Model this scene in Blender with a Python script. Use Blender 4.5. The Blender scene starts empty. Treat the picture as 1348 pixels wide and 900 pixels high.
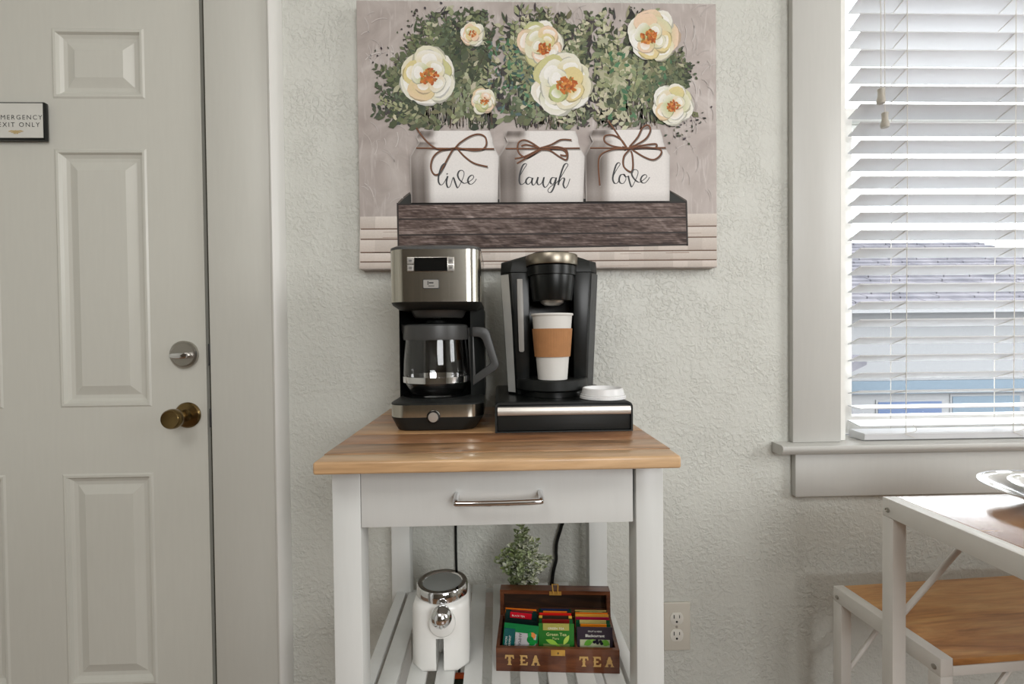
import bpy, bmesh, math, random
from mathutils import Vector, Matrix, Euler, noise

random.seed(7)
SC = bpy.context.scene
COL = SC.collection

# ------------------------------------------------------------------ camera
FPX = 640.0
cam_data = bpy.data.cameras.new('camera')
cam_data.sensor_fit = 'HORIZONTAL'
cam_data.sensor_width = 36.0
cam_data.lens = FPX / 1348.0 * 36.0
cam_data.clip_start = 0.02
cam = bpy.data.objects.new('camera', cam_data)
COL.objects.link(cam)
R_ = Vector((0.99950432, -0.02967081, -0.01052369))
D_ = Vector((0.01099057, 0.01561621, 0.99981765))      # image-plane up is +z
F_ = Vector((0.02950106, 0.99943773, -0.01593457))
cam.matrix_world = Matrix(((R_.x, D_.x, -F_.x, 0.0), (R_.y, D_.y, -F_.y, -1.16), (R_.z, D_.z, -F_.z, 1.05), (0, 0, 0, 1)))
SC.camera = cam

# ------------------------------------------------------------------ sky, added lights, exposure
world = bpy.data.worlds.new('overcast_sky')
SC.world = world
world.use_nodes = True
wbg = world.node_tree.nodes['Background']
wbg.inputs[0].default_value = (0.93, 0.96, 1.0, 1)
wbg.inputs[1].default_value = 8.0


def area(name, loc, target, sx, sy, power, color=(1, 1, 1)):
    d = bpy.data.lights.new(name, 'AREA')
    d.shape = 'RECTANGLE'
    d.size, d.size_y = sx, sy
    d.energy = power
    d.color = color
    o = bpy.data.objects.new(name, d)
    COL.objects.link(o)
    o.location = loc
    o.rotation_euler = (Vector(target) - Vector(loc)).to_track_quat('-Z', 'Y').to_euler()
    return o


area('fill_light_behind', (1.15, -3.7, 1.75), (-0.4, 0.0, 1.1), 1.4, 1.4, 60, (0.985, 0.995, 1.0))  # added fill from behind the camera; no window is built there
area('key_light_side', (2.75, -1.35, 1.7), (-0.4, 0.0, 1.2), 1.2, 1.2, 36, (0.985, 0.995, 1.0))  # added side light throwing shadows leftward; that wall has no opening
area('overhead_fill_light', (-0.6, -1.8, 2.42), (-0.5, -0.8, 0.0), 0.9, 0.9, 16, (1.0, 0.985, 0.96))  # added overhead fill, no fixture hangs from the ceiling

SC.view_settings.view_transform = 'Standard'
SC.view_settings.look = 'None'
SC.view_settings.gamma = 1.0
SC.view_settings.use_curve_mapping = False
SC.view_settings.exposure = -0.08


# ------------------------------------------------------------------ materials
def lin(c):
    return tuple(((x / 255.0) / 12.92 if x / 255.0 <= 0.04045 else ((x / 255.0 + 0.055) / 1.055) ** 2.4) for x in c)


def new_mat(name):
    m = bpy.data.materials.new(name)
    m.use_nodes = True
    nt = m.node_tree
    return m, nt, nt.nodes['Principled BSDF']


def node(nt, kind, **kw):
    n = nt.nodes.new(kind)
    for k, v in kw.items():
        if k.startswith('i_'):
            n.inputs[k[2:].replace('_', ' ')].default_value = v
        else:
            setattr(n, k, v)
    return n


def coords(nt, scale=(1, 1, 1), kind='Object'):
    tc = node(nt, 'ShaderNodeTexCoord')
    mp = node(nt, 'ShaderNodeMapping')
    mp.inputs['Scale'].default_value = scale
    nt.links.new(tc.outputs[kind], mp.inputs['Vector'])
    return mp.outputs['Vector']


def ramp(nt, src, stops):
    r = node(nt, 'ShaderNodeValToRGB')
    el = r.color_ramp.elements
    while len(el) < len(stops):
        el.new(0.5)
    for e, (p, c) in zip(el, stops):
        e.position = p
        e.color = (*c, 1)
    nt.links.new(src, r.inputs[0])
    return r.outputs[0]


def bump(nt, b, height, strength, dist):
    bn = node(nt, 'ShaderNodeBump')
    bn.inputs['Strength'].default_value = strength
    bn.inputs['Distance'].default_value = dist
    nt.links.new(height, bn.inputs['Height'])
    nt.links.new(bn.outputs[0], b.inputs['Normal'])


def plain(name, rgb, rough=0.5, metal=0.0, var=0.04, scale=30.0, coat=0.0, spec=0.5):
    """flat colour with a faint procedural mottling"""
    m, nt, b = new_mat(name)
    c = lin(rgb)
    n = node(nt, 'ShaderNodeTexNoise', i_Scale=scale, i_Detail=3.0)
    nt.links.new(coords(nt), n.inputs['Vector'])
    a = tuple(max(0, x * (1 - var)) for x in c)
    d = tuple(min(1, x * (1 + var)) for x in c)
    nt.links.new(ramp(nt, n.outputs['Fac'], [(0.3, a), (0.7, d)]), b.inputs['Base Color'])
    b.inputs['Roughness'].default_value = rough
    b.inputs['Metallic'].default_value = metal
    b.inputs['Coat Weight'].default_value = coat
    b.inputs['Coat Roughness'].default_value = 0.15
    b.inputs['Specular IOR Level'].default_value = spec
    return m


def wall_paint(name, rgb):
    m, nt, b = new_mat(name)
    v = coords(nt)
    n1 = node(nt, 'ShaderNodeTexNoise', i_Scale=88.0, i_Detail=4.0, i_Roughness=0.6, i_Distortion=0.35)
    n2 = node(nt, 'ShaderNodeTexNoise', i_Scale=1.3, i_Detail=2.0)
    n3 = node(nt, 'ShaderNodeTexNoise', i_Scale=11.0, i_Detail=2.0)
    for n in (n1, n2, n3):
        nt.links.new(v, n.inputs['Vector'])
    c = lin(rgb)
    nt.links.new(ramp(nt, n2.outputs['Fac'], [(0.3, tuple(x * .97 for x in c)), (0.7, tuple(x * 1.02 for x in c))]), b.inputs['Base Color'])
    h = ramp(nt, n1.outputs['Fac'], [(0.46, (0, 0, 0)), (0.55, (.7, .7, .7)), (0.72, (1, 1, 1))])
    k = ramp(nt, n3.outputs['Fac'], [(0.35, (.25, .25, .25)), (0.65, (1, 1, 1))])
    mu = node(nt, 'ShaderNodeMix', data_type='RGBA', blend_type='MULTIPLY')
    mu.inputs[0].default_value = 1.0
    nt.links.new(h, mu.inputs[6])
    nt.links.new(k, mu.inputs[7])
    bump(nt, b, mu.outputs[2], 0.55, 0.0035)
    b.inputs['Roughness'].default_value = 0.42
    return m


def trim_paint(name, rgb, rough=0.4, brush=0.12):
    m, nt, b = new_mat(name)
    v = coords(nt, (60, 60, 6))
    n = node(nt, 'ShaderNodeTexNoise', i_Scale=2.0, i_Detail=4.0)
    nt.links.new(v, n.inputs['Vector'])
    c = lin(rgb)
    nt.links.new(ramp(nt, n.outputs['Fac'], [(0.3, tuple(x * .975 for x in c)), (0.7, c)]), b.inputs['Base Color'])
    bump(nt, b, n.outputs['Fac'], brush, 0.001)
    b.inputs['Roughness'].default_value = rough
    return m


def wood(name, dark, mid, light, axis='x', stretch=9.0, scale=14.0, rough=0.3, coat=0.2, knots=0.0, seed=0.0):
    m, nt, b = new_mat(name)
    sc = {'x': (1, stretch, stretch), 'y': (stretch, 1, stretch), 'z': (stretch, stretch, 1)}[axis]
    v = coords(nt, sc)
    ad = node(nt, 'ShaderNodeVectorMath', operation='ADD')
    ad.inputs[1].default_value = (seed, seed * 1.7, seed * .6)
    nt.links.new(v, ad.inputs[0])
    n = node(nt, 'ShaderNodeTexNoise', i_Scale=scale * .33, i_Detail=6.0, i_Roughness=0.6, i_Distortion=1.2 + knots)
    nt.links.new(ad.outputs[0], n.inputs['Vector'])
    n2 = node(nt, 'ShaderNodeTexNoise', i_Scale=scale * 3.0, i_Detail=3.0)
    nt.links.new(ad.outputs[0], n2.inputs['Vector'])
    base = ramp(nt, n.outputs['Fac'], [(0.28, lin(dark)), (0.46, lin(mid)), (0.68, lin(light))])
    gr = ramp(nt, n2.outputs['Fac'], [(0.3, (.84, .84, .84)), (0.65, (1, 1, 1))])
    mu = node(nt, 'ShaderNodeMix', data_type='RGBA', blend_type='MULTIPLY')
    mu.inputs[0].default_value = 1.0
    nt.links.new(base, mu.inputs[6])
    nt.links.new(gr, mu.inputs[7])
    nt.links.new(mu.outputs[2], b.inputs['Base Color'])
    bump(nt, b, n2.outputs['Fac'], 0.03, 0.0005)
    b.inputs['Roughness'].default_value = rough
    b.inputs['Coat Weight'].default_value = coat
    b.inputs['Coat Roughness'].default_value = 0.12
    return m


def brushed(name, rgb, rough=0.27, axis='z'):
    m, nt, b = new_mat(name)
    v = coords(nt, (260, 260, 3) if axis == 'z' else (3, 260, 260))
    n = node(nt, 'ShaderNodeTexNoise', i_Scale=1.0, i_Detail=2.0)
    nt.links.new(v, n.inputs['Vector'])
    c = lin(rgb)
    nt.links.new(ramp(nt, n.outputs['Fac'], [(0.3, tuple(x * .86 for x in c)), (0.7, c)]), b.inputs['Base Color'])
    b.inputs['Metallic'].default_value = 1.0
    b.inputs['Roughness'].default_value = rough
    b.inputs['Anisotropic'].default_value = 0.4
    return m


def glass(name, rough=0.0, tint=(1, 1, 1), ior=1.45):
    m, nt, b = new_mat(name)
    b.inputs['Base Color'].default_value = (*tint, 1)
    b.inputs['Transmission Weight'].default_value = 1.0
    b.inputs['Roughness'].default_value = rough
    b.inputs['IOR'].default_value = ior
    return m


def print_mat(name, rough=0.55):
    """flat print: colours come from the mesh's own colour attribute, with canvas grain"""
    m, nt, b = new_mat(name)
    a = node(nt, 'ShaderNodeAttribute', attribute_name='Col')
    n = node(nt, 'ShaderNodeTexNoise', i_Scale=260.0, i_Detail=2.0)
    nt.links.new(coords(nt), n.inputs['Vector'])
    g = ramp(nt, n.outputs['Fac'], [(0.3, (.93, .93, .93)), (0.7, (1, 1, 1))])
    mu = node(nt, 'ShaderNodeMix', data_type='RGBA', blend_type='MULTIPLY')
    mu.inputs[0].default_value = 1.0
    nt.links.new(a.outputs['Color'], mu.inputs[6])
    nt.links.new(g, mu.inputs[7])
    nt.links.new(mu.outputs[2], b.inputs['Base Color'])
    b.inputs['Roughness'].default_value = rough
    b.inputs['Specular IOR Level'].default_value = 0.3
    return m


def canvas_mat(name):
    m, nt, b = new_mat(name)
    v = coords(nt, (1, 1, 1))
    n = node(nt, 'ShaderNodeTexNoise', i_Scale=7.0, i_Detail=5.0, i_Distortion=2.5)
    nt.links.new(v, n.inputs['Vector'])
    rot = node(nt, 'ShaderNodeMapping')
    rot.inputs['Rotation'].default_value = (0, 0.7, 0)
    rot.inputs['Scale'].default_value = (90, 20, 14)
    nt.links.new(v, rot.inputs['Vector'])
    n2 = node(nt, 'ShaderNodeTexNoise', i_Scale=1.0, i_Detail=3.0, i_Distortion=1.0)
    nt.links.new(rot.outputs[0], n2.inputs['Vector'])
    base = ramp(nt, n.outputs['Fac'], [(0.3, lin((166, 155, 150))), (0.5, lin((180, 170, 165))), (0.72, lin((196, 188, 183)))])
    st = ramp(nt, n2.outputs['Fac'], [(0.58, (0, 0, 0)), (0.72, (.5, .5, .5))])
    mx = node(nt, 'ShaderNodeMix', data_type='RGBA')
    nt.links.new(st, mx.inputs[0])
    nt.links.new(base, mx.inputs[6])
    mx.inputs[7].default_value = (*lin((210, 204, 200)), 1)
    nt.links.new(mx.outputs[2], b.inputs['Base Color'])
    b.inputs['Roughness'].default_value = 0.6
    return m


def shingle_mat(name):
    m, nt, b = new_mat(name)
    v = coords(nt, (1, 1, 1))
    n = node(nt, 'ShaderNodeTexNoise', i_Scale=3.0, i_Detail=5.0)
    nt.links.new(v, n.inputs['Vector'])
    nt.links.new(ramp(nt, n.outputs['Fac'], [(0.3, (.07, .068, .078)), (0.7, (.115, .11, .12))]), b.inputs['Base Color'])
    b.inputs['Roughness'].default_value = 0.95
    b.inputs['Specular IOR Level'].default_value = 0.05
    return m


M = dict(
    wall=wall_paint('textured_wall_paint', (205, 205.5, 198)),
    wall2=plain('far_room_wall_paint', (110, 102, 90), 0.7),
    ceil=plain('ceiling_paint', (225, 224, 218), 0.8),
    trim=trim_paint('trim_paint', (194, 193, 188)),
    trimd=trim_paint('door_casing_paint', (198, 197, 189)),
    trimw=trim_paint('back_band_paint', (220, 219, 214)),
    door=trim_paint('door_paint', (202, 201, 192), 0.34, 0.06),
    sash=plain('sash_paint', (238, 237, 232), 0.4),
    floor=wood('floor_wood', (88, 62, 44), (120, 88, 62), (146, 110, 80), 'y', 8, 5, 0.35),
    dark=plain('weatherstrip_rubber', (58, 56, 44), 0.6),
    cart=trim_paint('cart_white_paint', (213, 214, 211), 0.3, 0.03),
    chrome=plain('chrome', (225, 225, 226), 0.06, 1.0, 0.01),
    satin=plain('satin_nickel', (176, 172, 164), 0.3, 1.0),
    brass=plain('antique_brass', (126, 106, 70), 0.26, 1.0, 0.12),
    gold=plain('gilt_brass', (214, 166, 82), 0.35, 0.6, 0.1),
    steel=brushed('brushed_steel', (198, 193, 182), 0.17),
    silver=plain('silver_plastic', (196, 190, 182), 0.35, 0.8),
    sidetrim=plain('smoked_silver_plastic', (206, 206, 201), 0.15, 0.35),
    button=plain('button_grey', (150, 147, 142), 0.4, 0.0),
    bronze=plain('champagne_metal', (150, 142, 128), 0.34, 1.0),
    black=plain('black_plastic', (16, 18, 17), 0.3, 0.0, 0.08, spec=.35),
    matte=plain('matte_black_plastic', (23, 25, 24), 0.45, 0.0, 0.08, spec=.35),
    grey=plain('dark_grey_plastic', (62, 62, 61), 0.4, 0.0, 0.05),
    gloss=plain('gloss_black', (16, 17, 17), 0.1),
    glass=glass('clear_glass'),
    pane=glass('window_glass', 0.0, (.97, .99, .98), 1.05),
    paper=plain('white_paper_board', (212, 210, 205), 0.55, 0.0, 0.02),
    kraft=plain('kraft_cardboard', (168, 118, 74), 0.75, 0.0, 0.07, 60),
    lidw=plain('white_polystyrene', (226, 226, 226), 0.35, 0.0, 0.02),
    lidglass=plain('smoky_glass', (150, 154, 152), 0.05, 0.0, .02, 30, 0.6),
    ceramic=plain('white_glazed_ceramic', (236, 235, 231), 0.12, 0.0, 0.01),
    box=wood('stained_box_wood', (56, 26, 12), (88, 46, 24), (116, 66, 36), 'x', 7, 16, 0.32, 0.3),
    boxin=wood('dark_box_wood', (24, 14, 8), (46, 28, 16), (74, 46, 24), 'x', 5, 16, 0.4, 0.2, 1.5),
    tan=plain('carved_letter_gilt', (196, 158, 98), 0.45, 0.2, 0.1, 90),
    printc=print_mat('canvas_print_colours'),
    packet=print_mat('packet_print_colours', 0.3),
    canvas=canvas_mat('canvas_painted_ground'),
    sign=plain('sign_face_white', (208, 207, 200), 0.5, 0, .02),
    ink=plain('black_ink', (46, 46, 46), 0.6),
    inkw=plain('white_ink', (232, 232, 224), 0.5),
    inkg=plain('pale_green_ink', (196, 206, 140), 0.5),
    goldink=plain('gold_ink', (188, 166, 120), 0.5),
    metalw=plain('white_powder_coat', (226, 223, 217), 0.35, 0, .02),
    tablew=wood('table_wood', (120, 74, 36), (160, 106, 58), (184, 134, 80), 'x', 8, 6, 0.20, 1.0),
    benchw=wood('bench_wood', (152, 100, 52), (202, 144, 84), (224, 174, 112), 'x', 8, 7, 0.35, 0.1, 0.6, 3.1),
    slat=plain('blind_slat_white', (206, 206, 208), 0.35, 0, .01),
    cordw=plain('blind_cord', (214, 210, 202), 0.8),
    tassel=plain('tassel_grey_plastic', (176, 170, 158), 0.45),
    outlet=plain('outlet_ivory', (205, 200, 188), 0.4, 0, .02),
    outlet2=plain('outlet_face', (222, 219, 210), 0.35, 0, .02),
    plate=plain('glazed_plate', (224, 222, 216), 0.08, 0.0, .02),
    platerim=plain('plate_silver_rim', (235, 236, 238), 0.1, 0.9, .01),
    shingle=shingle_mat('roof_shingle'),
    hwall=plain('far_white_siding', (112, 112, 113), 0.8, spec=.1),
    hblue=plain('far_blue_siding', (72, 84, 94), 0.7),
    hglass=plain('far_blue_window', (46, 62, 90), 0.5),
    ground=plain('yard_ground', (100, 100, 98), 0.9, 0, .15, 2),
    stem=plain('plant_stem', (92, 98, 66), 0.7),
    pot=plain('plant_pot_grey', (150, 146, 138), 0.6),
    leafm=print_mat('plant_leaf_colours', 0.45),
    pouch=plain('dark_green_foil', (22, 44, 36), 0.3, 0, .1),
    orange=plain('orange_foil', (214, 92, 34), 0.35),
)
for _b in [M['tablew'].node_tree.nodes['Principled BSDF']]:
    _b.inputs['Coat Roughness'].default_value = 0.16
    _b.inputs['Coat IOR'].default_value = 2.0
    _b.inputs['IOR'].default_value = 1.8
_nt = M['kraft'].node_tree              # corrugated ribs of the sleeve
_w = node(_nt, 'ShaderNodeTexWave', i_Scale=120.0)
_nt.links.new(coords(_nt), _w.inputs['Vector'])
bump(_nt, _nt.nodes['Principled BSDF'], _w.outputs['Fac'], 0.5, 0.0006)
BOARDS = [
    wood('cart_board_light', (184, 146, 106), (206, 168, 126), (220, 186, 146), 'x', 9, 7, 0.3, 0.15, 0, 1.0),
    wood('cart_board_dark_streak', (84, 62, 46), (158, 118, 82), (196, 152, 110), 'x', 5, 9, 0.3, 0.15, 1.6, 5.0),
    wood('cart_board_walnut', (104, 72, 50), (156, 108, 72), (190, 140, 98), 'x', 5, 8, 0.3, 0.15, 1.2, 9.0),
    wood('cart_board_honey', (140, 100, 66), (180, 136, 94), (204, 162, 116), 'x', 6, 8, 0.3, 0.15, 0.6, 13.0),
]


# ------------------------------------------------------------------ mesh building
class G:
    def __init__(self):
        self.v, self.f, self.c = [], [], []

    def _add(self, vs, fs, col=None):
        o = len(self.v)
        self.v += [tuple(p) for p in vs]
        self.c += [col] * len(vs)
        self.f += [tuple(i + o for i in f) for f in fs]
        return self

    def box(self, x0, x1, y0, y1, z0, z1, col=None):
        vs = [(x0, y0, z0), (x1, y0, z0), (x1, y1, z0), (x0, y1, z0), (x0, y0, z1), (x1, y0, z1), (x1, y1, z1), (x0, y1, z1)]
        return self._add(vs, [(0, 3, 2, 1), (4, 5, 6, 7), (0, 1, 5, 4), (1, 2, 6, 5), (2, 3, 7, 6), (3, 0, 4, 7)], col)

    def loft(self, rings, caps=(True, True), close=True):
        n = len(rings[0])
        vs = [p for r in rings for p in r]
        fs = []
        for k in range(len(rings) - 1):
            for i in range(n if close else n - 1):
                j = (i + 1) % n
                fs.append((k * n + i, k * n + j, (k + 1) * n + j, (k + 1) * n + i))
        if caps[0]:
            fs.append(tuple(reversed(range(n))))
        if caps[1]:
            fs.append(tuple((len(rings) - 1) * n + i for i in range(n)))
        return self._add(vs, fs)

    def prism(self, poly, a, b, axis='z'):
        def P(p, h):
            return (p[0], p[1], h) if axis == 'z' else ((p[0], h, p[1]) if axis == 'y' else (h, p[0], p[1]))
        return self.loft([[P(p, a) for p in poly], [P(p, b) for p in poly]])

    def lathe(self, c, prof, n=40, axis='z', closed=False):
        rings = []
        for r, h in prof:
            ring = []
            for i in range(n):
                t = 2 * math.pi * i / n
                a, b = r * math.cos(t), r * math.sin(t)
                if axis == 'z':
                    ring.append((c[0] + a, c[1] + b, c[2] + h))
                elif axis == 'y':
                    ring.append((c[0] + a, c[1] + h, c[2] + b))
                else:
                    ring.append((c[0] + h, c[1] + a, c[2] + b))
            rings.append(ring)
        if closed:
            rings.append(rings[0])
            return self.loft(rings, (False, False))
        return self.loft(rings)

    def tube(self, pts, r, n=10, sq=None):
        pts = [Vector(p) for p in pts]
        rings = []
        up = None
        for i, p in enumerate(pts):
            d = (pts[min(i + 1, len(pts) - 1)] - pts[max(i - 1, 0)]).normalized()
            if up is None:
                up = Vector((0, 0, 1)) if abs(d.z) < .9 else Vector((0, 1, 0))
            s = d.cross(up).normalized()
            up = s.cross(d).normalized()
            rr = r[i] if isinstance(r, (list, tuple)) else r
            if sq:
                a, b = sq
                rings.append([p + s * x * a / 2 + up * y * b / 2 for x, y in ((-1, -1), (1, -1), (1, 1), (-1, 1))])
            else:
                rings.append([p + (s * math.cos(2 * math.pi * k / n) + up * math.sin(2 * math.pi * k / n)) * rr for k in range(n)])
        return self.loft(rings)

    def sphere(self, c, r, n=24, sc=(1, 1, 1)):
        prof = [(max(1e-5, r * math.sin(math.pi * i / (n // 2))), -r * math.cos(math.pi * i / (n // 2))) for i in range(n // 2 + 1)]
        g = G().lathe((0, 0, 0), prof, n)
        return self._add([(c[0] + x * sc[0], c[1] + y * sc[1], c[2] + z * sc[2]) for x, y, z in g.v], g.f)

    def flat(self, poly, y, col=None):
        """flat polygon in the x-z plane facing -y"""
        return self._add([(p[0], y, p[1]) for p in poly], [tuple(range(len(poly)))], col)

    def turn(self, ang, origin=(0, 0, 0), axis='Z'):
        mt = Matrix.Translation(origin) @ Matrix.Rotation(ang, 4, axis) @ Matrix.Translation(-Vector(origin))
        self.v = [tuple(mt @ Vector(p)) for p in self.v]
        return self


MW = {}


def root(name, label, cat, loc, rot=0.0, group=None, kind=None):
    o = bpy.data.objects.new(name, None)
    COL.objects.link(o)
    o.empty_display_size = 0.05
    o.location = loc
    o.rotation_euler = (0, 0, rot)
    MW[o] = Matrix.Translation(loc) @ Matrix.Rotation(rot, 4, 'Z')
    tag(o, label, cat, group, kind)
    return o


def tag(o, label=None, cat=None, group=None, kind=None):
    for k, v in (('label', label), ('category', cat), ('group', group), ('kind', kind)):
        if v:
            o[k] = v
    return o


def make(name, g, mat, parent=None, smooth=35, bevel=0.0, seg=2, local=False, label=None, fixn=True):
    """one mesh object; geometry is in world space unless local, then in its thing's space"""
    me = bpy.data.meshes.new(name)
    base = MW.get(parent, Matrix.Identity(4)) if parent else Matrix.Identity(4)
    vs = g.v
    if parent is not None and not local:
        inv = base.inverted()
        vs = [tuple(inv @ Vector(p)) for p in g.v]
    me.from_pydata(vs, [], g.f)
    if any(c is not None for c in g.c):
        at = me.color_attributes.new('Col', 'FLOAT_COLOR', 'POINT')
        flatc = []
        for c in g.c:
            c = c or (.5, .5, .5)
            flatc += [c[0], c[1], c[2], 1.0]
        at.data.foreach_set('color', flatc)
    if bevel or fixn:
        bm = bmesh.new()
        bm.from_mesh(me)
        if fixn:
            bmesh.ops.recalc_face_normals(bm, faces=bm.faces)
        if bevel:
            es = [e for e in bm.edges if len(e.link_faces) == 2 and e.calc_face_angle(0) > 0.5]
            bmesh.ops.bevel(bm, geom=es, offset=bevel, segments=seg, profile=0.5, affect='EDGES', clamp_overlap=True)
        bm.to_mesh(me)
        bm.free()
    if smooth:
        me.polygons.foreach_set('use_smooth', [True] * len(me.polygons))
        me.set_sharp_from_angle(angle=math.radians(smooth))
    me.materials.append(mat)
    o = bpy.data.objects.new(name, me)
    COL.objects.link(o)
    if parent:
        o.parent = parent
    MW[o] = base
    if label:
        o['label'] = label
    return o


def struct(name, g, mat, **kw):
    o = make(name, g, mat, **kw)
    o['kind'] = 'structure'
    return o


def text(name, body, size, loc, mat, parent, rot=(math.pi / 2, 0, 0), space=1.0, align='CENTER', local=False, bold=0.0):
    """flat printed lettering, turned into an ordinary mesh"""
    cu = bpy.data.curves.new(name, 'FONT')
    cu.body = body
    cu.size = size
    cu.align_x = align
    cu.align_y = 'CENTER'
    cu.space_character = space
    cu.offset = bold
    cu.resolution_u = 3
    tmp = bpy.data.objects.new(name + '_curve', cu)
    me = bpy.data.meshes.new_from_object(tmp)
    bpy.data.objects.remove(tmp)
    bpy.data.curves.remove(cu)
    mt = Matrix.Translation(loc) @ Euler(rot).to_matrix().to_4x4()
    if not local:
        mt = MW[parent].inverted() @ mt
    me.transform(mt)
    me.materials.clear()
    me.materials.append(mat)
    o = bpy.data.objects.new(name, me)
    COL.objects.link(o)
    o.parent = parent
    MW[o] = MW[parent]
    return o


def rrect(x0, x1, y0, y1, r, n=6):
    rr = r if isinstance(r, (list, tuple)) else [r] * 4      # corners: x0y0, x1y0, x1y1, x0y1
    out = []
    for (cx, cy, a0, q) in ((x0 + rr[0], y0 + rr[0], math.pi, rr[0]), (x1 - rr[1], y0 + rr[1], 1.5 * math.pi, rr[1]),
                            (x1 - rr[2], y1 - rr[2], 0, rr[2]), (x0 + rr[3], y1 - rr[3], .5 * math.pi, rr[3])):
        for i in range(n + 1):
            a = a0 + .5 * math.pi * i / n
            out.append((cx + q * math.cos(a), cy + q * math.sin(a)))
    return out


def zring(poly, z):
    return [(p[0], p[1], z) for p in poly]


def catmull(pts, n=8, closed=False):
    P = [Vector(p) for p in pts]
    out = []
    for i in range(len(P) - 1):
        a, b, c, d = P[max(i - 1, 0)], P[i], P[i + 1], P[min(i + 2, len(P) - 1)]
        for k in range(n):
            t = k / n
            out.append(.5 * ((2 * b) + (c - a) * t + (2 * a - 5 * b + 4 * c - d) * t * t + (3 * b - a - 3 * c + d) * t ** 3))
    out.append(P[-1])
    return out


# ================================================================== ROOM
XL, XR, YF, CE = -2.3, 2.9, -4.0, 2.5
WX0, WX1, WZ0, WZ1 = 0.835, 1.66, 0.76, 2.12        # window opening
DX0, DX1, DZ1 = -1.50, -0.668, 1.96                 # door opening


def wall_with_holes(x0, x1, z0, z1, holes, ya, yb):
    xs = sorted({x0, x1, *[h[0] for h in holes], *[h[1] for h in holes]})
    zs = sorted({z0, z1, *[h[2] for h in holes], *[h[3] for h in holes]})
    g = G()
    for i in range(len(xs) - 1):
        for k in range(len(zs) - 1):
            cx, cz = (xs[i] + xs[i + 1]) / 2, (zs[k] + zs[k + 1]) / 2
            if any(h[0] < cx < h[1] and h[2] < cz < h[3] for h in holes):
                continue
            g.box(xs[i], xs[i + 1], ya, yb, zs[k], zs[k + 1])
    return g


struct('wall_back', wall_with_holes(XL, XR, 0, CE, [(WX0, WX1, WZ0, WZ1), (DX0, DX1, 0.0, DZ1)], 0.0, 0.14), M['wall'], smooth=0)
struct('wall_left', G().box(XL - .1, XL, YF, 0.14, 0, CE), M['wall'], smooth=0)
struct('wall_right', G().box(XR, XR + .1, YF, 0.14, 0, CE), M['wall'], smooth=0)
struct('wall_front', G().box(XL - .1, XR + .1, YF - .1, YF, 0, CE), M['wall2'], smooth=0)
struct('ceiling', G().box(XL - .1, XR + .1, YF - .1, 0.14, CE, CE + .1), M['ceil'], smooth=0)
struct('floor', G().box(XL - .1, XR + .1, YF - .1, 0.14, -.1, 0), M['floor'], smooth=0)
struct('baseboard_back', G().box(-0.485, XR, -0.014, -0.0005, 0.0, 0.11), M['trim'], bevel=.004)

# ---- door: slab with six raised panels, knob, deadbolt, sign ----
door = G()
SX0, SX1, SZ0, SZ1 = -1.492, -0.6835, 0.008, 1.952
cols_ = [(-1.355, -1.147), (-1.018, -0.810)]
rows_ = [(0.233, 0.735), (0.890, 1.489), (1.604, 1.765)]
door_o = struct('door_1', wall_with_holes(SX0, SX1, SZ0, SZ1, [(a, b, c, d) for a, b in cols_ for c, d in rows_], 0.0, 0.044), M['door'], smooth=0)
prof = [(0, 0.0), (0.004, -0.0022), (0.009, -0.0018), (0.013, 0.004), (0.020, 0.0075), (0.028, 0.0085), (0.030, 0.0080), (0.0495, 0.0010), (0.0515, 0.0010)]
for a, b in cols_:
    for c, d in rows_:
        rings = [[(a + i, y, c + i), (b - i, y, c + i), (b - i, y, d - i), (a + i, y, d - i)] for i, y in prof]
        p = make('door_panel', G().loft([[(q[0], 0.03, q[2]) for q in rings[0]]] + rings), M['door'], door_o, smooth=0)
knob = G().lathe((-0.727, 0, 0.869), [(.001, -.0002), (.0295, -.0002), (.0300, -.004), (.027, -.0075), (.014, -.010), (.0105, -.016), (.0105, -.030), (.014, -.036),
                                      (.0205, -.044), (.0225, -.056), (.0215, -.064), (.019, -.067), (.016, -.0665), (.001, -.066)], 48, 'y')
make('door_knob', knob, M['brass'], door_o, label='antique brass round door knob')
db = make('deadbolt', G().lathe((-0.731, 0, 1.011), [(.001, -.0002), (.0315, -.0002), (.0318, -.008), (.0295, -.0115), (.027, -.012), (.0262, -.0112), (.001, -.0115)], 48, 'y'), M['satin'], door_o, label='round satin nickel deadbolt rose')
tt = [(-.021, -.002), (-.012, -.005), (.004, -.0055), (.016, -.0045), (.019, 0), (.016, .0045), (.004, .0045), (-.012, .004), (-.021, .002)]
make('thumb_turn', G().prism([(-.731 + x, 1.009 + z * 1.4) for x, z in tt], -.026, -.0112, 'y'), M['chrome'], db, bevel=.0015)
struct('trim_5', G().box(-0.6833, -0.6722, 0.012, 0.05, 0, DZ1), M['dark'])           # weatherstrip in the gap
struct('trim_6', G().box(-0.6722, -0.6685, -0.0, 0.05, 0, DZ1), M['trim'])

for za, zb in ((.985, 1.035), (.842, .885)):
    sp = make('strike_plate', G().box(-0.6680, -0.6636, -0.0186, -0.004, za, zb), M['ink'], bpy.data.objects['trim_6'], bevel=.0006, label='dark worn strike plate')

# casing round the door
cg = G().box(-0.664, -0.520, -0.018, -.0004, 0, 2.09)
struct('trim_1', cg, M['trimd'], bevel=.002)
bbp = [(-0.5205, -.0004), (-0.5205, -.022), (-.518, -.027), (-.512, -.031), (-.505, -.029), (-.500, -.022), (-.4965, -.016), (-.494, -.0004)]
struct('trim_2', G().prism(bbp, 0, 2.09), M['trimw'], smooth=40)
struct('trim_3', G().box(-1.648, -1.504, -0.018, -.0004, 0, 2.09), M['trim'], bevel=.002)
struct('trim_4', G().box(-1.504, -0.664, -0.018, -.0004, DZ1 - .008, 2.09), M['trim'], bevel=.002)

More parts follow.
